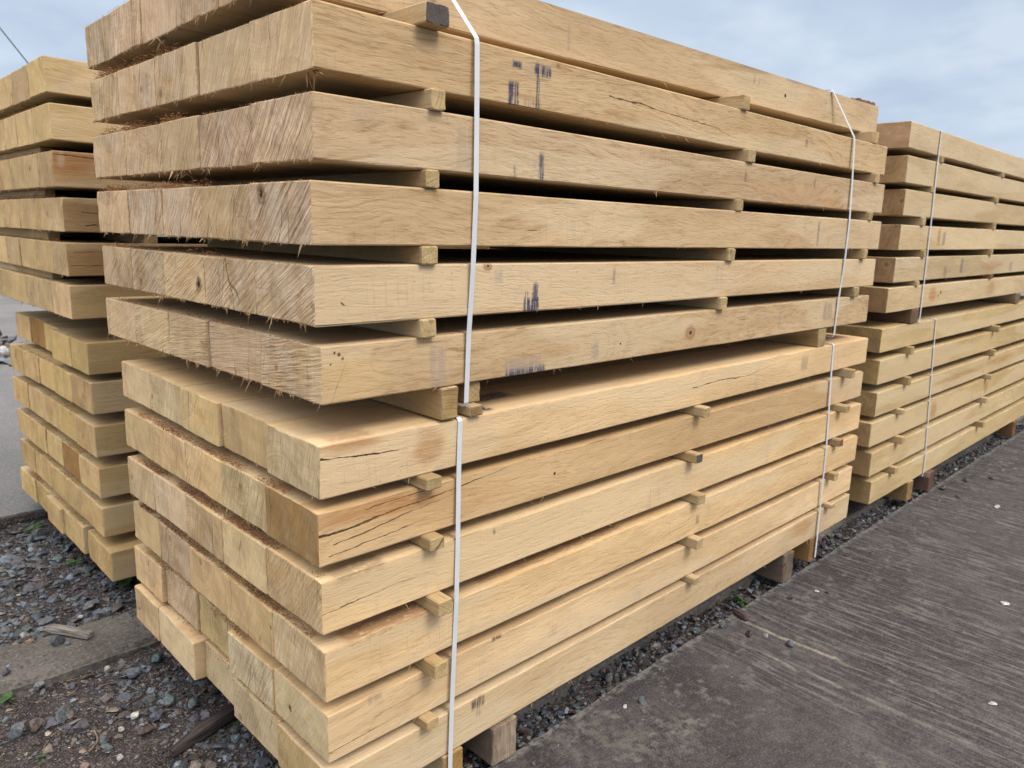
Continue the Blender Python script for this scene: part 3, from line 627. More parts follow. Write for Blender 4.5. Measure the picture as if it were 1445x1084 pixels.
# ------------------------------------------------------------------ ground
def grid_mesh(name, x0, x1, y0, y1, nx, ny, hf, mats, skirt=None):
    vs = [(x0 + (x1 - x0) * i / nx, y0 + (y1 - y0) * j / ny) for j in range(ny + 1) for i in range(nx + 1)]
    vs = [(a, b, hf(a, b)) for a, b in vs]
    fs = [(j * (nx + 1) + i, j * (nx + 1) + i + 1, (j + 1) * (nx + 1) + i + 1, (j + 1) * (nx + 1) + i) for j in range(ny) for i in range(nx)]
    if skirt is not None:
        ring = [i for i in range(nx + 1)] + [(j) * (nx + 1) + nx for j in range(1, ny + 1)] + [ny * (nx + 1) + i for i in range(nx - 1, -1, -1)] + [j * (nx + 1) for j in range(ny - 1, 0, -1)]
        q = len(vs); vs += [(vs[i][0], vs[i][1], skirt) for i in ring]; n = len(ring)
        fs += [(ring[i], q + i, q + (i + 1) % n, ring[(i + 1) % n]) for i in range(n)]
    return from_pydata(name, vs, fs, mats, smooth=False)
def N(x, y, s, o=0.0): return mnoise.noise(Vector((x * s, y * s, o)))

g = NG('asphalt'); P = g.obj()
sp = g.noise(P, (160, 160, 160), 2); lo = g.noise(P, (.8, .8, .8), 4)
c = g.mix(g.sm(lo, .35, .65), (.118, .113, .113), (.172, .165, .161)); c = g.mix(g.mul(g.sm(sp, .5, .72), .6), c, (.26, .26, .265)); c = g.mix(g.mul(g.sm(sp, .5, .3), .5), c, (.07, .07, .078))
ASPH = g.out(c, .8, sp, .004, .6)

g = NG('brushed_concrete'); P = g.obj(); x_, y_, z_ = g.sep(P)
big = g.noise(P, (1.1, 1.1, 1), 5, .6); med = g.noise(P, (7, 7, 1), 5, .65); fin_ = g.noise(P, (42, 42, 1), 4, .68); grit = g.noise(P, (170, 170, 1), 3, .65)
wv = g.sep(g.noise(P, (2.2, 1.1, 1), 2, .5, color=True))
lx = g.add(g.add(x_, g.mul(y_, -.02)), g.mul(g.sub(wv[0], .5), .07))
l1 = g.noise(g.comb(lx, y_, 0), (62, 6.0, 1), 3, .62); l2 = g.noise(g.comb(lx, y_, 3), (150, 6, 1), 2, .6)
lm = g.mul(g.sm(g.add(x_, g.mul(g.sub(big, .5), .9)), 1.22, 1.5), g.sm(g.noise(P, (3.2, 2.2, 1), 4, .62), .34, .6, .42, 1))
lmf = g.mul(lm, g.sm(x_, 7.5, 2.8, .25, 1))
ridge = g.mul(g.sm(l1, .47, .62), lmf); groove = g.mul(g.sm(l1, .47, .34), lmf)
c = g.mix(g.sm(big, .34, .66), (.027, .0225, .0245), (.062, .054, .055))
c = g.mix(g.mul(g.sm(med, .48, .72), .55), c, (.125, .113, .103))
c = g.mix(g.mul(g.sm(med, .48, .28), .65), c, (.020, .017, .018))
pale = g.mul(g.sm(g.noise(g.v('ADD', P, (7, 3, 0)), (2.6, 1.5, 1), 6, .68), .54, .70), g.sm(x_, 1.75, 1.2))
c = g.mix(g.mul(g.mul(pale, g.sm(fin_, .35, .6)), .7), c, (.23, .205, .168))
c = g.mix(g.mul(g.mul(ridge, g.sm(fin_, .28, .60, .40, 1)), .72), c, (.225, .205, .185))
c = g.mix(g.mul(groove, .75), c, (.026, .022, .024))
c = g.mix(g.mul(g.mul(g.sm(l2, .5, .70), lmf), .35), c, (.19, .172, .155))
c = g.mix(g.mul(g.sm(fin_, .5, .66), .5), c, (.125, .113, .103)); c = g.mix(g.mul(g.sm(fin_, .46, .3), .5), c, (.022, .019, .020)); c = g.mix(g.mul(g.sm(grit, .53, .64), .5), c, (.16, .146, .132)); c = g.mix(g.mul(g.sm(grit, .48, .32), .6), c, (.018, .015, .017))
# pale lichen / mortar patches near the edge, and the bright rim of the slab
vo = g.n('ShaderNodeTexVoronoi', voronoi_dimensions='2D'); g.put(vo.inputs['Vector'], g.v('ADD', P, g.v('MULTIPLY', g.noise(P, (9, 9, 1), 4, color=True), (.26, .26, 0)))); vo.inputs['Scale'].default_value = 14; vo.inputs['Randomness'].default_value = 1
vr = g.sep(vo.outputs['Color'])
lich = g.mul(g.sm(vo.outputs['Distance'], .34, .2), g.sm(vr[0], .45, .5))
lich = g.mul(lich, g.sm(g.add(y_, g.mul(g.sub(med, .5), .2)), -.5, -.1, .12, 1))
c = g.mix(g.mul(g.mul(lich, g.sm(fin_, .38, .62)), .6), c, (.20, .186, .17))
vo2 = g.n('ShaderNodeTexVoronoi', voronoi_dimensions='2D'); g.put(vo2.inputs['Vector'], P); vo2.inputs['Scale'].default_value = 26
v2r = g.sep(vo2.outputs['Color'])
dots = g.mul(g.sm(vo2.outputs['Distance'], .10, .05), g.sm(v2r[1], .975, .98))
c = g.mix(g.mul(dots, .0), c, (.50, .49, .48))
rim = g.mul(g.sm(g.add(y_, g.mul(g.sub(fin_, .5), .02)), -.028, -.004), g.sm(fin_, .35, .6))
c = g.mix(g.mul(rim, .6), c, (.27, .255, .22))
def seam(xc, wd, ya, amt):
    global c
    d = g.m('ABSOLUTE', g.sub(g.add(x_, g.add(g.mul(g.sub(wv[1], .5), .10), g.mul(g.sub(g.noise(P, (30, 30, 1), 3), .5), .02))), xc))
    c = g.mix(g.mul(g.mul(g.mul(g.sm(d, wd, wd * .2), g.sm(y_, -.95, -.25)), g.mul(g.sm(med, .38, .58), g.sm(fin_, .3, .6, .3, 1))), amt), c, (.34, .30, .235))
seam(1.53, .011, 0, .9); seam(1.385, .010, 0, .55)
c = g.mix(1.0, c, (.82, .81, .84), 'MULTIPLY')
hgt = g.add(g.add(g.mul(ridge, .9), g.mul(groove, -.9)), g.add(g.mul(fin_, .5), g.mul(grit, .45)))
SLAB = g.out(c, g.sm(big, .3, .7, .62, .85), hgt, .005, .8, .35)

g = NG('old_concrete'); P = g.obj()
a_ = g.noise(P, (5, 5, 5), 5, .65); b_ = g.noise(P, (90, 90, 90), 3, .6)
c = g.mix(g.sm(a_, .3, .7), (.070, .062, .055), (.140, .125, .112)); c = g.mix(g.mul(g.sm(b_, .48, .7), .5), c, (.205, .188, .170)); c = g.mix(g.mul(g.sm(b_, .5, .3), .55), c, (.05, .044, .04))
STRIP = g.out(c, .9, g.add(b_, a_), .006, .7)

g = NG('soil'); P = g.obj()
a_ = g.noise(P, (6, 6, 6), 5, .6); b_ = g.noise(P, (55, 55, 55), 4, .65); d_ = g.noise(P, (240, 240, 240), 2, .6)
c = g.mix(g.sm(a_, .35, .65), (.020, .0175, .0185), (.060, .051, .051)); c = g.mix(g.mul(g.sm(b_, .5, .7), .6), c, (.155, .115, .095)); c = g.mix(g.mul(g.sm(b_, .48, .3), .6), c, (.03, .023, .021))
c = g.mix(g.mul(g.sm(d_, .55, .68), .8), c, (.22, .185, .175)); c = g.mix(g.mul(g.sm(d_, .46, .32), .7), c, (.018, .014, .014))
SOIL = g.out(c, .92, g.add(b_, g.mul(d_, .5)), .010, .9, .2)

g = NG('stone'); P = g.obj(); sc_ = g.attr('scol')[0]
a_ = g.noise(P, (70, 70, 70), 4, .65); b_ = g.noise(P, (300, 300, 300), 2)
c = g.mix(g.sm(a_, .35, .68), g.mix(1.0, sc_, (.62, .6, .6), 'MULTIPLY'), g.mix(1.0, sc_, (1.3, 1.28, 1.25), 'MULTIPLY')); c = g.mix(g.mul(g.sm(b_, .58, .75), .4), c, (.3, .28, .25))
STONE = g.out(c, .5, g.add(a_, g.mul(b_, .4)), .003, .7, .4)

setattrs(grid_mesh('ground', -320, 320, -320, 320, 8, 8, lambda a, b: -.12, ASPH), kind='structure')
def slab_edge(x): return .0 + .006 * N(x, 1, 6) + .004 * N(x, 2, 25)
nxs = 420
def hslab(a, b): return .002 * N(a, b, 3) + (-.006 * max(0, N(a, 3, 14)) if b > -.02 else 0)
vs = []; xs_ = [-30 + 30.3 * i / 20 for i in range(20)] + [.3 + 5.7 * i / nxs for i in range(nxs)] + [6 + 44 * i / 20 for i in range(21)]
ys_ = [-30, -10, -3, -1.5, -.8, -.4, -.2, -.1, -.05, -.018, 0]
for b in ys_:
    for a in xs_:
        vs.append((a, b + (slab_edge(a) if b == 0 else 0), hslab(a, b) if -1 < a < 8 and b > -3 else 0.0))
nX = len(xs_); fs = [(j * nX + i, j * nX + i + 1, (j + 1) * nX + i + 1, (j + 1) * nX + i) for j in range(len(ys_) - 1) for i in range(nX - 1)]
q = len(vs); top = (len(ys_) - 1) * nX
vs += [(vs[top + i][0], vs[top + i][1] + .006, -.11) for i in range(nX)]
fs += [(top + i, top + i + 1, q + i + 1, q + i) for i in range(nX - 1)]
setattrs(from_pydata('concrete_slab', vs, fs, SLAB), kind='structure')
def hsoil(a, b): return -.030 + .012 * N(a, b, 5) + .007 * N(a, b, 17, 4) + .004 * N(a, b, 45, 9) + (.012 if .12 < b < 1.0 else 0)
setattrs(grid_mesh('soil', -2.4, 6.4, -.01, 2.46, 400, 130, hsoil, SOIL), kind='structure')
def rough_strip(x0, x1, y0, y1, z, nx, o):
    def h(a, b):
        e = min(b - y0, y1 - b); return z + .003 * N(a, b, 9, o) + .002 * N(a, b, 40, o) - (.008 + .008 * max(0, N(a, o, 12)) if e < .012 else 0)
    ob = grid_mesh('concrete_strip', x0, x1, y0, y1, nx, 22, h, STRIP, skirt=-.1)
    for v_ in ob.data.vertices:
        v_.co.y += .006 * N(v_.co.x, o, 5) + .004 * N(v_.co.x, o, 22)
    return setattrs(ob, kind='structure')
rough_strip(-2.4, 6.4, 1.085, 1.335, .0, 260, 1.0)
rough_strip(.30, 6.4, .10, .42, .003, 260, 2.0)
def asph(a, b): return .0 if b < 2.5 else 0.0
ob = grid_mesh('asphalt_yard', -40, 60, 2.47, 90, 200, 40, lambda a, b: .002 + .004 * N(a, b, .8), ASPH, skirt=-.1)
setattrs(ob, kind='structure')
# dark broken lip of the asphalt
ob = grid_mesh('asphalt_edge', -2.4, 4, 2.435, 2.478, 200, 4, lambda a, b: .004 + .006 * N(a, b, 20) - (.02 if b < 2.44 else 0), SOIL, skirt=-.1)
setattrs(ob, kind='structure')

# ---- stones
PROTO = []
for i in range(26):
    r_ = random.Random(i + 50); bm = bmesh.new(); n_ = r_.randint(9, 16); fl = r_.uniform(.22, .62); el = r_.uniform(.5, 1.0)
    for _ in range(n_):
        p = Vector((r_.gauss(0, 1), r_.gauss(0, 1), r_.gauss(0, 1))).normalized() * r_.uniform(.8, 1.05)
        bm.verts.new((p.x, p.y * el, p.z * fl))
    bmesh.ops.convex_hull(bm, input=bm.verts)
    for v_ in [v_ for v_ in bm.verts if not v_.link_faces]: bm.verts.remove(v_)
    bmesh.ops.triangulate(bm, faces=bm.faces[:])
    bm.verts.index_update()
    PROTO.append((np.array([v_.co[:] for v_ in bm.verts]), np.array([[v_.index for v_ in f.verts] for f in bm.faces]))); bm.free()
SLATES = [(.075, .092, .125), (.10, .125, .165), (.058, .066, .086), (.088, .084, .112), (.080, .105, .115), (.14, .165, .20), (.066, .058, .068), (.11, .108, .11), (.07, .095, .10)]
EARTH = [(.085, .062, .052), (.12, .088, .068), (.075, .055, .048), (.11, .092, .08), (.16, .125, .098), (.19, .18, .17), (.06, .045, .042), (.09, .07, .062)]
def stone_col(pe):
    r_ = random.random()
    if r_ < pe: b = random.choice(EARTH)
    else: b = random.choice(SLATES)
    if random.random() < .006: b = (.45, .44, .42)
    k = random.uniform(.55, 1.35); return (b[0] * k, b[1] * k, b[2] * k)
def scatter(name, n, area, size, zf, pe, dens=None, label=None):
    Vs = []; Fs = []; Cs = []; q = 0
    for _ in range(n):
        for _t in range(30):
            x, y = area()
            if dens is None or random.random() < dens(x, y): break
        s_ = size(x, y)
        pv, pf = PROTO[random.randrange(26)]
        M = (Matrix.Rotation(random.uniform(0, 6.28), 3, 'Z') @ Matrix.Rotation(random.gauss(0, .28), 3, 'X') @ Matrix.Rotation(random.gauss(0, .28), 3, 'Y'))
        pts = (pv * s_) @ np.array(M).T + np.array((x, y, zf(x, y) + s_ * random.uniform(.0, .28)))
        Vs.append(pts); Fs.append(pf + q); q += len(pts); c_ = stone_col(pe(x, y) if callable(pe) else pe); Cs.append(np.tile(np.array([*c_, 1.0]), (len(pts), 1)))
    Vs = np.concatenate(Vs); Fs = np.concatenate(Fs); Cs = np.concatenate(Cs)
    me = bpy.data.meshes.new(name); me.from_pydata(Vs.tolist(), [], Fs.tolist()); me.materials.append(STONE); me.update()
    cattr(me, 'scol', 'FLOAT_COLOR', Cs)
    o = bpy.data.objects.new(name, me); link(o)
    return setattrs(o, label, 'gravel', None, 'stuff')
random.seed(21)
def lgs(mu, sg, lo, hi): return lambda x, y: min(hi, max(lo, random.lognormvariate(math.log(mu), sg)))
def densA(x, y):
    d = .30 + .9 * N(x, y, 4.2, 2.0)
    if x > -.12: d += .35
    return max(.06, d)
scatter('gravel', 8200, lambda: (random.uniform(-.9, .75), random.uniform(.0, 1.09)), lgs(.0058, .62, .0022, .024), hsoil, lambda x, y: .22 if x > -.1 else .42, densA, 'blue-grey slate gravel mixed with soil beside the near stack')
scatter('gravel', 9500, lambda: (random.uniform(-.75, .85), random.uniform(1.33, 2.44)), lgs(.0072, .62, .0025, .034), hsoil, .20, lambda x, y: .55 + .7 * N(x, y, 3, 6.0), 'blue-grey slate gravel in front of the rear stack')
scatter('gravel', 3600, lambda: (random.uniform(.3, 6.2), random.uniform(.0, .105)), lgs(.0062, .55, .002, .020), lambda x, y: hsoil(x, y) + .012, .30, None, 'dark gravel filling the gap beside the concrete slab')
scatter('gravel', 500, lambda: (random.uniform(-.8, .5), random.uniform(1.09, 1.34)), lgs(.0030, .5, .0012, .009), lambda x, y: .0, .45, lambda x, y: max(.03, .2 + N(x, y, 6, 3) + (.5 if y > 1.3 else 0)), 'fine grit scattered on the old concrete strip')
scatter('gravel', 420, lambda: (random.uniform(.4, 5.5), -abs(random.gauss(0, .12)) - .004), lgs(.0028, .5, .0012, .008), lambda x, y: .0005, .4, None, 'fine grit scattered on the concrete slab edge')
scatter('soil_crumbs', 6500, lambda: (random.uniform(-.9, .5), random.choice((random.uniform(.25, 1.085), random.uniform(.25, 1.085), random.uniform(1.34, 2.44)))), lgs(.0032, .55, .0015, .011), hsoil, .97, None, 'loose brown crumbs of soil between the stones')
# bark crumbs, stalks and chips of wood lying in the dirt
def gend():
    r_ = random.random()
    if r_ < .5: x, y = random.uniform(-.8, .2), random.uniform(.3, 1.08)
    elif r_ < .75: x, y = random.uniform(-.5, .3), random.uniform(1.34, 2.4)
    else: x, y = random.uniform(.4, 4), random.uniform(.0, .1)
    return ((x, y, hsoil(x, y) + random.uniform(.003, .009)), (random.gauss(0, 1), random.gauss(0, 1), random.gauss(0, .15)), (random.uniform(-.5, .5), random.uniform(-.5, .5), 0), random.uniform(.01, .05), random.uniform(.001, .0035))
v_, f_ = strands(520, gend)
g = NG('dry_litter'); P = g.obj()
LIT = g.out(g.mix(g.noise(P, (30, 30, 30), 2), (.10, .06, .04), (.34, .23, .14)), .9)
setattrs(from_pydata('debris', v_, f_, LIT), 'dry stalks and bark chips lying in the dirt', 'debris', None, 'stuff')

def stone(x, y, r_, colr, label, z=None, fl=.6, el=.8, rot=0.0, seed=1, group=None, tilt=0.0):
    rr = random.Random(seed * 31 + 7); bm = bmesh.new()
    bmesh.ops.create_icosphere(bm, subdivisions=3, radius=1)
    planes = [(Vector((rr.gauss(0, 1), rr.gauss(0, 1), rr.gauss(0, .8))).normalized(), rr.uniform(.45, .88)) for _ in range(10)]
    for v_ in bm.verts:
        p = v_.co.copy()
        for n_, d in planes:
            e = p.dot(n_)
            if e > d: p -= n_ * (e - d) * .92
        p *= 1 + .06 * mnoise.noise(p * 2.5 + Vector((seed, 0, 0))) + .03 * mnoise.noise(p * 7 + Vector((0, seed, 0)))
        v_.co = (p.x * r_, p.y * r_ * el, p.z * r_ * fl)
    me = bpy.data.meshes.new('stone'); bm.to_mesh(me); bm.free(); me.materials.append(STONE)
    cattr(me, 'scol', 'FLOAT_COLOR', list(colr) + [1])
    o = bpy.data.objects.new('stone', me); link(o)
    if z is None: z = hsoil(x, y) + .004 if y > 0 and not 1.085 < y < 1.335 else .0
    o.location = (x, y, z + r_ * fl * .45); o.rotation_euler = (tilt, tilt * .5, rot)
    return setattrs(o, label, 'stone', group, 'thing')
gs = 'loose stones on the ground'
STN = [
 (-.237, .885, .034, (.085, .10, .115), 'flat slate stone with a pointed tip standing out of the brown soil', .45, .55, 1.0),
 (-.111, .755, .012, (.62, .60, .54), 'white pebble lying in the slate gravel beside the near stack', .8, .85, .4),
 (-.197, .710, .022, (.095, .11, .125), 'oval grey slate with a tapered top on the brown soil', .4, .55, 1.5),
 (-.343, .885, .026, (.09, .105, .125), 'blue-grey blocky stone at the edge of the brown soil', .7, .9, .2),
 (-.305, .872, .024, (.085, .068, .062), 'brown lumpy stone next to the blue-grey block', .7, .85, .7),
 (-.224, .800, .030, (.095, .09, .10), 'long dark stone below the pointed slate', .55, .6, .2),
 (-.162, 1.250, .022, (.062, .068, .085), 'dark rounded stone beside the grey offcut on the concrete strip', .85, .9, .5),
 (-.143, 1.222, .010, (.10, .115, .14), 'small blue pebble against the dark stone on the concrete strip', .8, .8, .2),
 (-.220, 1.306, .011, (.24, .16, .09), 'tan pebble on the concrete strip', .7, .8, .9),
 (-.213, 1.350, .014, (.24, .15, .085), 'ochre stone at the back edge of the concrete strip', .6, .8, .3),
 (-.247, 1.368, .011, (.26, .15, .09), 'small orange pebble behind the concrete strip', .7, .8, .3),
 (-.307, 1.170, .016, (.06, .066, .085), 'dark stone on the front edge of the concrete strip', .7, .7, .9),
 (-.253, 1.076, .018, (.17, .185, .20), 'pale grey rounded stone against the concrete strip edge', .75, .8, .4),
 (.020, .714, .020, (.07, .115, .115), 'teal slate stone beside the dark stake', .55, .7, .7),
 (-.020, .765, .020, (.085, .115, .125), 'grey-green slate stone in the gravel', .7, .8, 1.1),
 (-.074, .711, .017, (.085, .09, .125), 'blue-violet stone in the gravel by the white pebble', .7, .8, .2),
 (-.112, .675, .026, (.075, .055, .047), 'brown earthy stone below the white pebble', .5, .7, .1),
 (-.047, .964, .024, (.12, .135, .165), 'rounded blue stone in the gravel near the concrete strip', .7, .85, .5),
 (-.088, 1.050, .013, (.34, .30, .24), 'cream pebble at the concrete strip edge', .7, .7, .8),
 (-.150, .727, .010, (.40, .38, .34), 'cream pebble between the oval slate and the brown stone', .6, .8, .2),
 (-.262, .628, .014, (.24, .17, .15), 'pinkish pebble in the brown soil', .7, .9, .2),
 (-.288, .828, .008, (.42, .38, .33), 'small pale pebble in the brown soil', .7, .9, .2),
 (.030, .985, .024, (.062, .095, .095), 'dark teal slate near the lowest beams', .55, .7, .5),
 (-.111, 1.745, .045, (.072, .070, .085), 'wide flat violet slate in front of the rear stack', .3, .6, .1),
 (-.026, 2.178, .042, (.075, .095, .105), 'tall upright slate by the green weeds', .5, .45, 1.3),
 (.020, 2.236, .035, (.07, .075, .08), 'dark blunt stone behind the upright slate', .6, .7, .4),
 (-.046, 1.726, .034, (.085, .11, .12), 'teal slate with a sharp edge in front of the rear stack', .4, .6, .5),
 (-.006, 1.483, .032, (.11, .125, .15), 'blue-grey slab stone below the rear stack corner', .3, .6, .3),
 (-.134, 1.450, .034, (.10, .105, .115), 'flat grey slate near the grey offcut', .35, .6, .1),
 (-.057, 1.419, .011, (.55, .55, .55), 'white chip in the gravel below the rear stack', .6, .6, .3),
 (.050, .378, .020, (.09, .105, .125), 'dark grey stone under the lowest beams', .7, .8, .3),
 (.030, .515, .016, (.07, .075, .082), 'small dark stone beside the end of the stake', .7, .8, .3),
 (.906, -.087, .012, (.085, .125, .12), 'green stone on the concrete slab', .75, .85, .3),
 (.853, -.073, .008, (.46, .46, .46), 'white pebble next to the green stone on the slab', .5, .7, .3),
 (1.421, -.023, .010, (.06, .075, .085), 'dark pebble on the slab edge by the joint', .8, .8, .3),
 (1.446, -.109, .017, (.06, .045, .035), 'brown lump of dirt on the slab beside the joint', .6, .75, .3),
 (1.482, -.148, .013, (.30, .30, .30), 'pale grey pebble between the brown lump and the blue stone', .5, .8, .3),
 (1.487, -.224, .016, (.085, .09, .12), 'blue-grey stone on the joint of the slab', .7, .7, .9),
 (1.787, -.080, .014, (.035, .04, .045), 'black stone on the slab near the far end of the near stack', .8, .7, .3),
 (1.912, -.118, .011, (.46, .45, .44), 'round white spot pebble on the slab', .25, .9, .3),
 (2.326, -.606, .020, (.50, .50, .50), 'flat white pebble lying alone on the brushed slab', .25, .6, 2.4),
 (1.620, -.743, .014, (.50, .50, .51), 'white chip in front on the brushed slab', .3, .55, 2.2),
 (3.792, -.081, .028, (.07, .065, .07), 'dark chip on the slab near the far stack', .35, .6, .3),
 (3.551, -.043, .032, (.08, .08, .09), 'dark flat stone on the slab by the brown bearer', .4, .6, .3),
 (3.455, -.308, .022, (.38, .34, .31), 'pale chip on the slab before the far stack', .35, .7, .3),
 (3.950, -.160, .024, (.06, .055, .06), 'thin dark chip farther along the slab', .35, .5, .8),
 (3.471, -.135, .022, (.09, .08, .075), 'brown chip on the slab below the far stack', .35, .5, .6),
]
for i, (x, y, r_, c_, lab, fl, el, rot) in enumerate(STN):
    stone(x, y, r_, c_, lab, None if y > -.001 else .001, fl, el, rot, i + 1, gs)

# ---- offcuts of wood in the dirt
g = NG('weathered_offcut'); P = g.obj()
a_ = g.noise(P, (10, 120, 120), 4, .6); c = g.mix(g.sm(a_, .35, .68), (.11, .095, .085), (.30, .27, .24))
WOLD = g.out(c, .9, a_, .003, .8)
g = NG('wet_dark_offcut'); P = g.obj()
a_ = g.noise(P, (10, 120, 120), 4, .6); c = g.mix(g.sm(a_, .35, .68), (.022, .017, .016), (.075, .058, .052))
WDARK = g.out(c, .75, a_, .003, .8)
g = NG('reddish_stick'); P = g.obj(); a_ = g.noise(P, (10, 120, 120), 4, .6); WRED = g.out(g.mix(a_, (.05, .03, .026), (.12, .072, .06)), .85, a_, .003, .8)
def offcut(p0, p1, w, h, mat, label, taper=1.0, z=.0, tilt=0.0):
    a = Vector(p0); b = Vector(p1); L = (b - a).length
    vs, fs, mi, bk = timber('offcut', L, w, h, 5.5 + L, nx=14, ny=3, nz=3, rag=2.2)
    out = []
    for q in vs:
        t = q[0] / L; k = 1 - (1 - taper) * max(0, 1 - t * 4) 
        out.append((q[0], (q[1] - w / 2) * k, (q[2] - h * .2) * k + h * .2))
    o = from_pydata('wood_offcut', out, fs, mat)
    o.location = (a.x, a.y, z); o.rotation_euler = (0, -tilt, math.atan2(b.y - a.y, b.x - a.x))
    return setattrs(o, label, 'wood offcut', None, 'thing')
offcut((-.170, 1.352), (-.082, 1.212), .030, .018, WOLD, 'weathered grey offcut of wood lying on the concrete strip', .6, .004)
offcut((-.098, .545), (.22, .640), .034, .026, WDARK, 'dark wet wooden stake sticking out from under the near stack', .55, -.012, .01)

offcut((1.545, .004), (1.525, -.058), .011, .007, WRED, 'short reddish stick lying across the edge of the concrete slab', .8, .003)
# ---- weeds
g = NG('weed_leaf'); P = g.obj(); a_ = g.noise(P, (60, 60, 60), 3)
LEAF = g.out(g.mix(a_, (.018, .042, .014), (.07, .125, .04)), .6, a_, .002, .4, .3)
def weed(x, y, r_, n, label, seed, z=None, up=.5):
    rr = random.Random(seed); vs = []; fs = []
    for i in range(n):
        az = rr.uniform(0, 6.28); el = rr.uniform(.05, up); ln = r_ * rr.uniform(.5, 1.0); wd = ln * rr.uniform(.35, .55)
        d = Vector((math.cos(az), math.sin(az), 0)); s_ = Vector((-d.y, d.x, 0)); q = len(vs)
        o_ = Vector((rr.gauss(0, r_ * .25), rr.gauss(0, r_ * .25), rr.uniform(0, r_ * .2)))
        for k in range(5):
            t = k / 4; wk = wd * math.sin(math.pi * min(.97, t * .85 + .10)) * .5
            c0 = o_ + d * ln * t + Vector((0, 0, ln * (el * t - .45 * el * t * t * 1.4)))
            vs += [tuple(c0 + s_ * wk + Vector((0, 0, wk * .35))), tuple(c0), tuple(c0 - s_ * wk + Vector((0, 0, wk * .35)))]
        for k in range(4):
            a = q + 3 * k; fs += [(a, a + 1, a + 4, a + 3), (a + 1, a + 2, a + 5, a + 4)]
    o = from_pydata('weed_plant', vs, fs, LEAF, smooth=True)
    o.location = (x, y, (hsoil(x, y) + .006) if z is None else z)
    return setattrs(o, label, 'weed', 'weeds growing in the gravel', 'thing')
weed(.007, 2.304, .046, 12, 'green weed beside the upright slate at the asphalt edge', 1)
weed(.041, 1.860, .036, 9, 'small green weed in the gravel in front of the rear stack', 2)
weed(.16, 1.56, .075, 40, 'dark green mossy weed under the corner of the rear stack', 3)
weed(-.33, 1.060, .045, 9, 'broad-leaved weed against the concrete strip edge', 4)
weed(-.319, .741, .020, 4, 'pale green fallen sprig on the brown soil', 5)
weed(1.663, .040, .035, 14, 'green weed in the gap beside the concrete slab', 6, up=.9)
weed(.075, .553, .018, 8, 'tiny green sprout beside the dark stake', 7, up=1.2)
weed(5.30, .060, .06, 16, 'green weed in the gap under the far stack', 8, up=.9)
# a fallen twig
cu = []
for i in range(9):
    t = i / 8; cu.append(Vector((-.238 + .033 * t + .010 * math.sin(t * 3), .678 + .076 * t - .012 * math.sin(t * 3.4), hsoil(-.22, .71) + .014 + .003 * math.sin(t * 5))))
def tube(name, pts, r_, mat, ns=6):
    vs = []; fs = []
    for i, p in enumerate(pts):
        d = (pts[min(i + 1, len(pts) - 1)] - pts[max(i - 1, 0)]).normalized(); a = d.orthogonal().normalized(); b = d.cross(a)
        for k in range(ns): vs.append(tuple(p + (a * math.cos(k * 6.2832 / ns) + b * math.sin(k * 6.2832 / ns)) * r_))
    for i in range(len(pts) - 1):
        for k in range(ns): fs.append((i * ns + k, i * ns + (k + 1) % ns, (i + 1) * ns + (k + 1) % ns, (i + 1) * ns + k))
    return from_pydata(name, vs, fs, mat, smooth=True)
setattrs(tube('twig', cu, .0022, LIT), 'thin curved dry twig on the brown soil', 'twig', None, 'thing')
# far yard: a low heap of rubble beyond the rear stack, and an overhead cable
random.seed(3)
scatter('rubble_heap', 420, lambda: (random.gauss(.35, .42), random.gauss(7.1, .35)), lgs(.05, .5, .02, .13), lambda x, y: .004 + max(0, .30 * math.exp(-((x - .35) / .5) ** 2 - ((y - 7.1) / .4) ** 2)), .35, None, 'low heap of dark rubble on the asphalt beyond the rear stack')
stone(.78, 6.75, .08, (.35, .35, .37), 'pale lump at the foot of the rubble heap', .02, .8, .7, .4, 77)
A_ = Vector((3.37, 18.09, 4.98)); B_ = Vector((3.78, 18.10, 4.43)); d_ = (B_ - A_)
g = NG('cable_sheath'); CAB = g.out((.05, .05, .055), .6)
setattrs(tube('overhead_cable', [A_ - d_ * 8, A_, B_, B_ + d_ * 5], .012, CAB), 'thin overhead cable slanting down behind the rear stack', 'cable', None, 'thing')

# ------------------------------------------------------------------ sky, sun, camera
w = bpy.data.worlds.new('World'); scene.world = w; w.use_nodes = True
nt = w.node_tree; nt.nodes.clear()
class WG(NG):
    def __init__(s, nt): s.nt = nt
g = WG(nt)
SUN_EL, SUN_AZ = R(50), R(-84)      # azimuth measured from +x towards +y
sky = g.n('ShaderNodeTexSky', sky_type='NISHITA'); sky.sun_disc = False; sky.sun_elevation = SUN_EL; sky.sun_rotation = R(90) - SUN_AZ
sky.air_density = 1.2; sky.dust_density = 2.0
D = g.n('ShaderNodeTexCoord').outputs['Generated']; dx, dy, dz = g.sep(D)
inv = g.m('DIVIDE', 1.0, g.add(g.mx(dz, 0.0), .22))
Q = g.comb(g.mul(dx, inv), g.mul(dy, inv), 0)
n_a = g.noise(Q, (1.1, 1.1, 1), 5, .52, .3); n_b = g.noise(g.v('ADD', Q, (3.3, 1.2, 0)), (2.6, 2.6, 1), 4, .5)
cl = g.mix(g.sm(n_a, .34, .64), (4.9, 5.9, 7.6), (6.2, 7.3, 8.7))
cl = g.mix(g.mul(g.sm(n_b, .44, .70), .5), cl, (7.9, 8.8, 9.7))
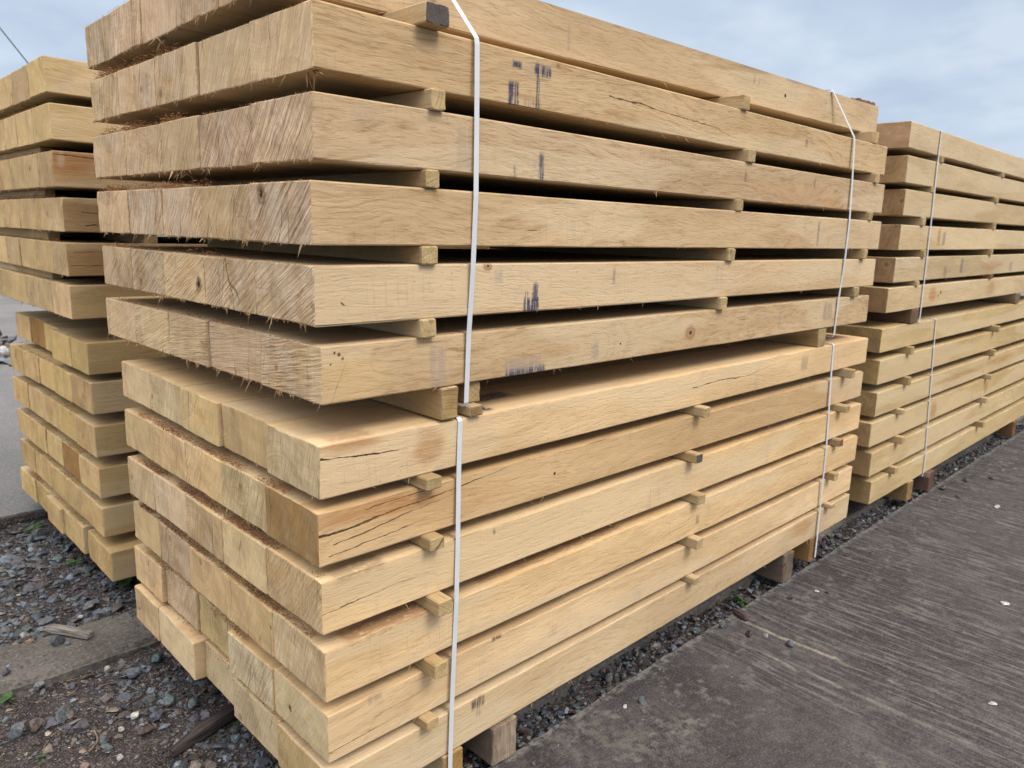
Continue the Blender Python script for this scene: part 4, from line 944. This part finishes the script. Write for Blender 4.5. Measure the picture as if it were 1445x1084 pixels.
cl = g.mix(g.sm(dz, .35, .8), cl, g.v('MULTIPLY', g.comb(g.add(.85, g.mul(n_a, .3)), g.add(.85, g.mul(n_a, .3)), g.add(.85, g.mul(n_a, .3))), (22.5, 21.7, 20.5)))
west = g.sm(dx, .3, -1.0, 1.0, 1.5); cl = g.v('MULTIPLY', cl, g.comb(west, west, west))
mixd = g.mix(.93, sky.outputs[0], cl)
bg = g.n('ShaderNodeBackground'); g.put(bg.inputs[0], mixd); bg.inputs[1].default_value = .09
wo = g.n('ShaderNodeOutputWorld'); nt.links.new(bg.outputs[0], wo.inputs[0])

sl = bpy.data.lights.new('sun', 'SUN'); sl.energy = 1.9; sl.angle = R(22); sl.color = (1.0, .955, .90)
so = bpy.data.objects.new('sun', sl); col.objects.link(so)
sd = Vector((math.cos(SUN_EL) * math.cos(SUN_AZ), math.cos(SUN_EL) * math.sin(SUN_AZ), math.sin(SUN_EL)))
so.rotation_euler = sd.to_track_quat('Z', 'Y').to_euler()

cam = bpy.data.cameras.new('camera'); co = bpy.data.objects.new('camera', cam); col.objects.link(co); scene.camera = co
Fv = Vector((0.68760, 0.69833, -0.19754)).normalized(); Uv = Vector((0.118, 0.161, 0.98)); Rv = Fv.cross(Uv).normalized(); Uv = Rv.cross(Fv)
co.matrix_world = Matrix(((Rv.x, Uv.x, -Fv.x, -.654), (Rv.y, Uv.y, -Fv.y, -1.138), (Rv.z, Uv.z, -Fv.z, 1.236), (0, 0, 0, 1)))
cam.sensor_fit = 'HORIZONTAL'; cam.sensor_width = 36; cam.lens = .741422 * 36
cam.clip_start = .02; cam.clip_end = 1500
cam.dof.use_dof = True; cam.dof.focus_distance = 1.5; cam.dof.aperture_fstop = 8.0

scene.view_settings.view_transform = 'Standard'; scene.view_settings.look = 'None'
scene.view_settings.exposure = 0.20; scene.view_settings.gamma = 1.0
scene.render.engine = 'CYCLES'
scene.cycles.use_denoising = True; scene.cycles.denoising_prefilter = 'NONE'; scene.cycles.denoising_input_passes = 'RGB_ALBEDO_NORMAL'; scene.cycles.use_adaptive_sampling = False; scene.cycles.max_bounces = 6; scene.cycles.diffuse_bounces = 2
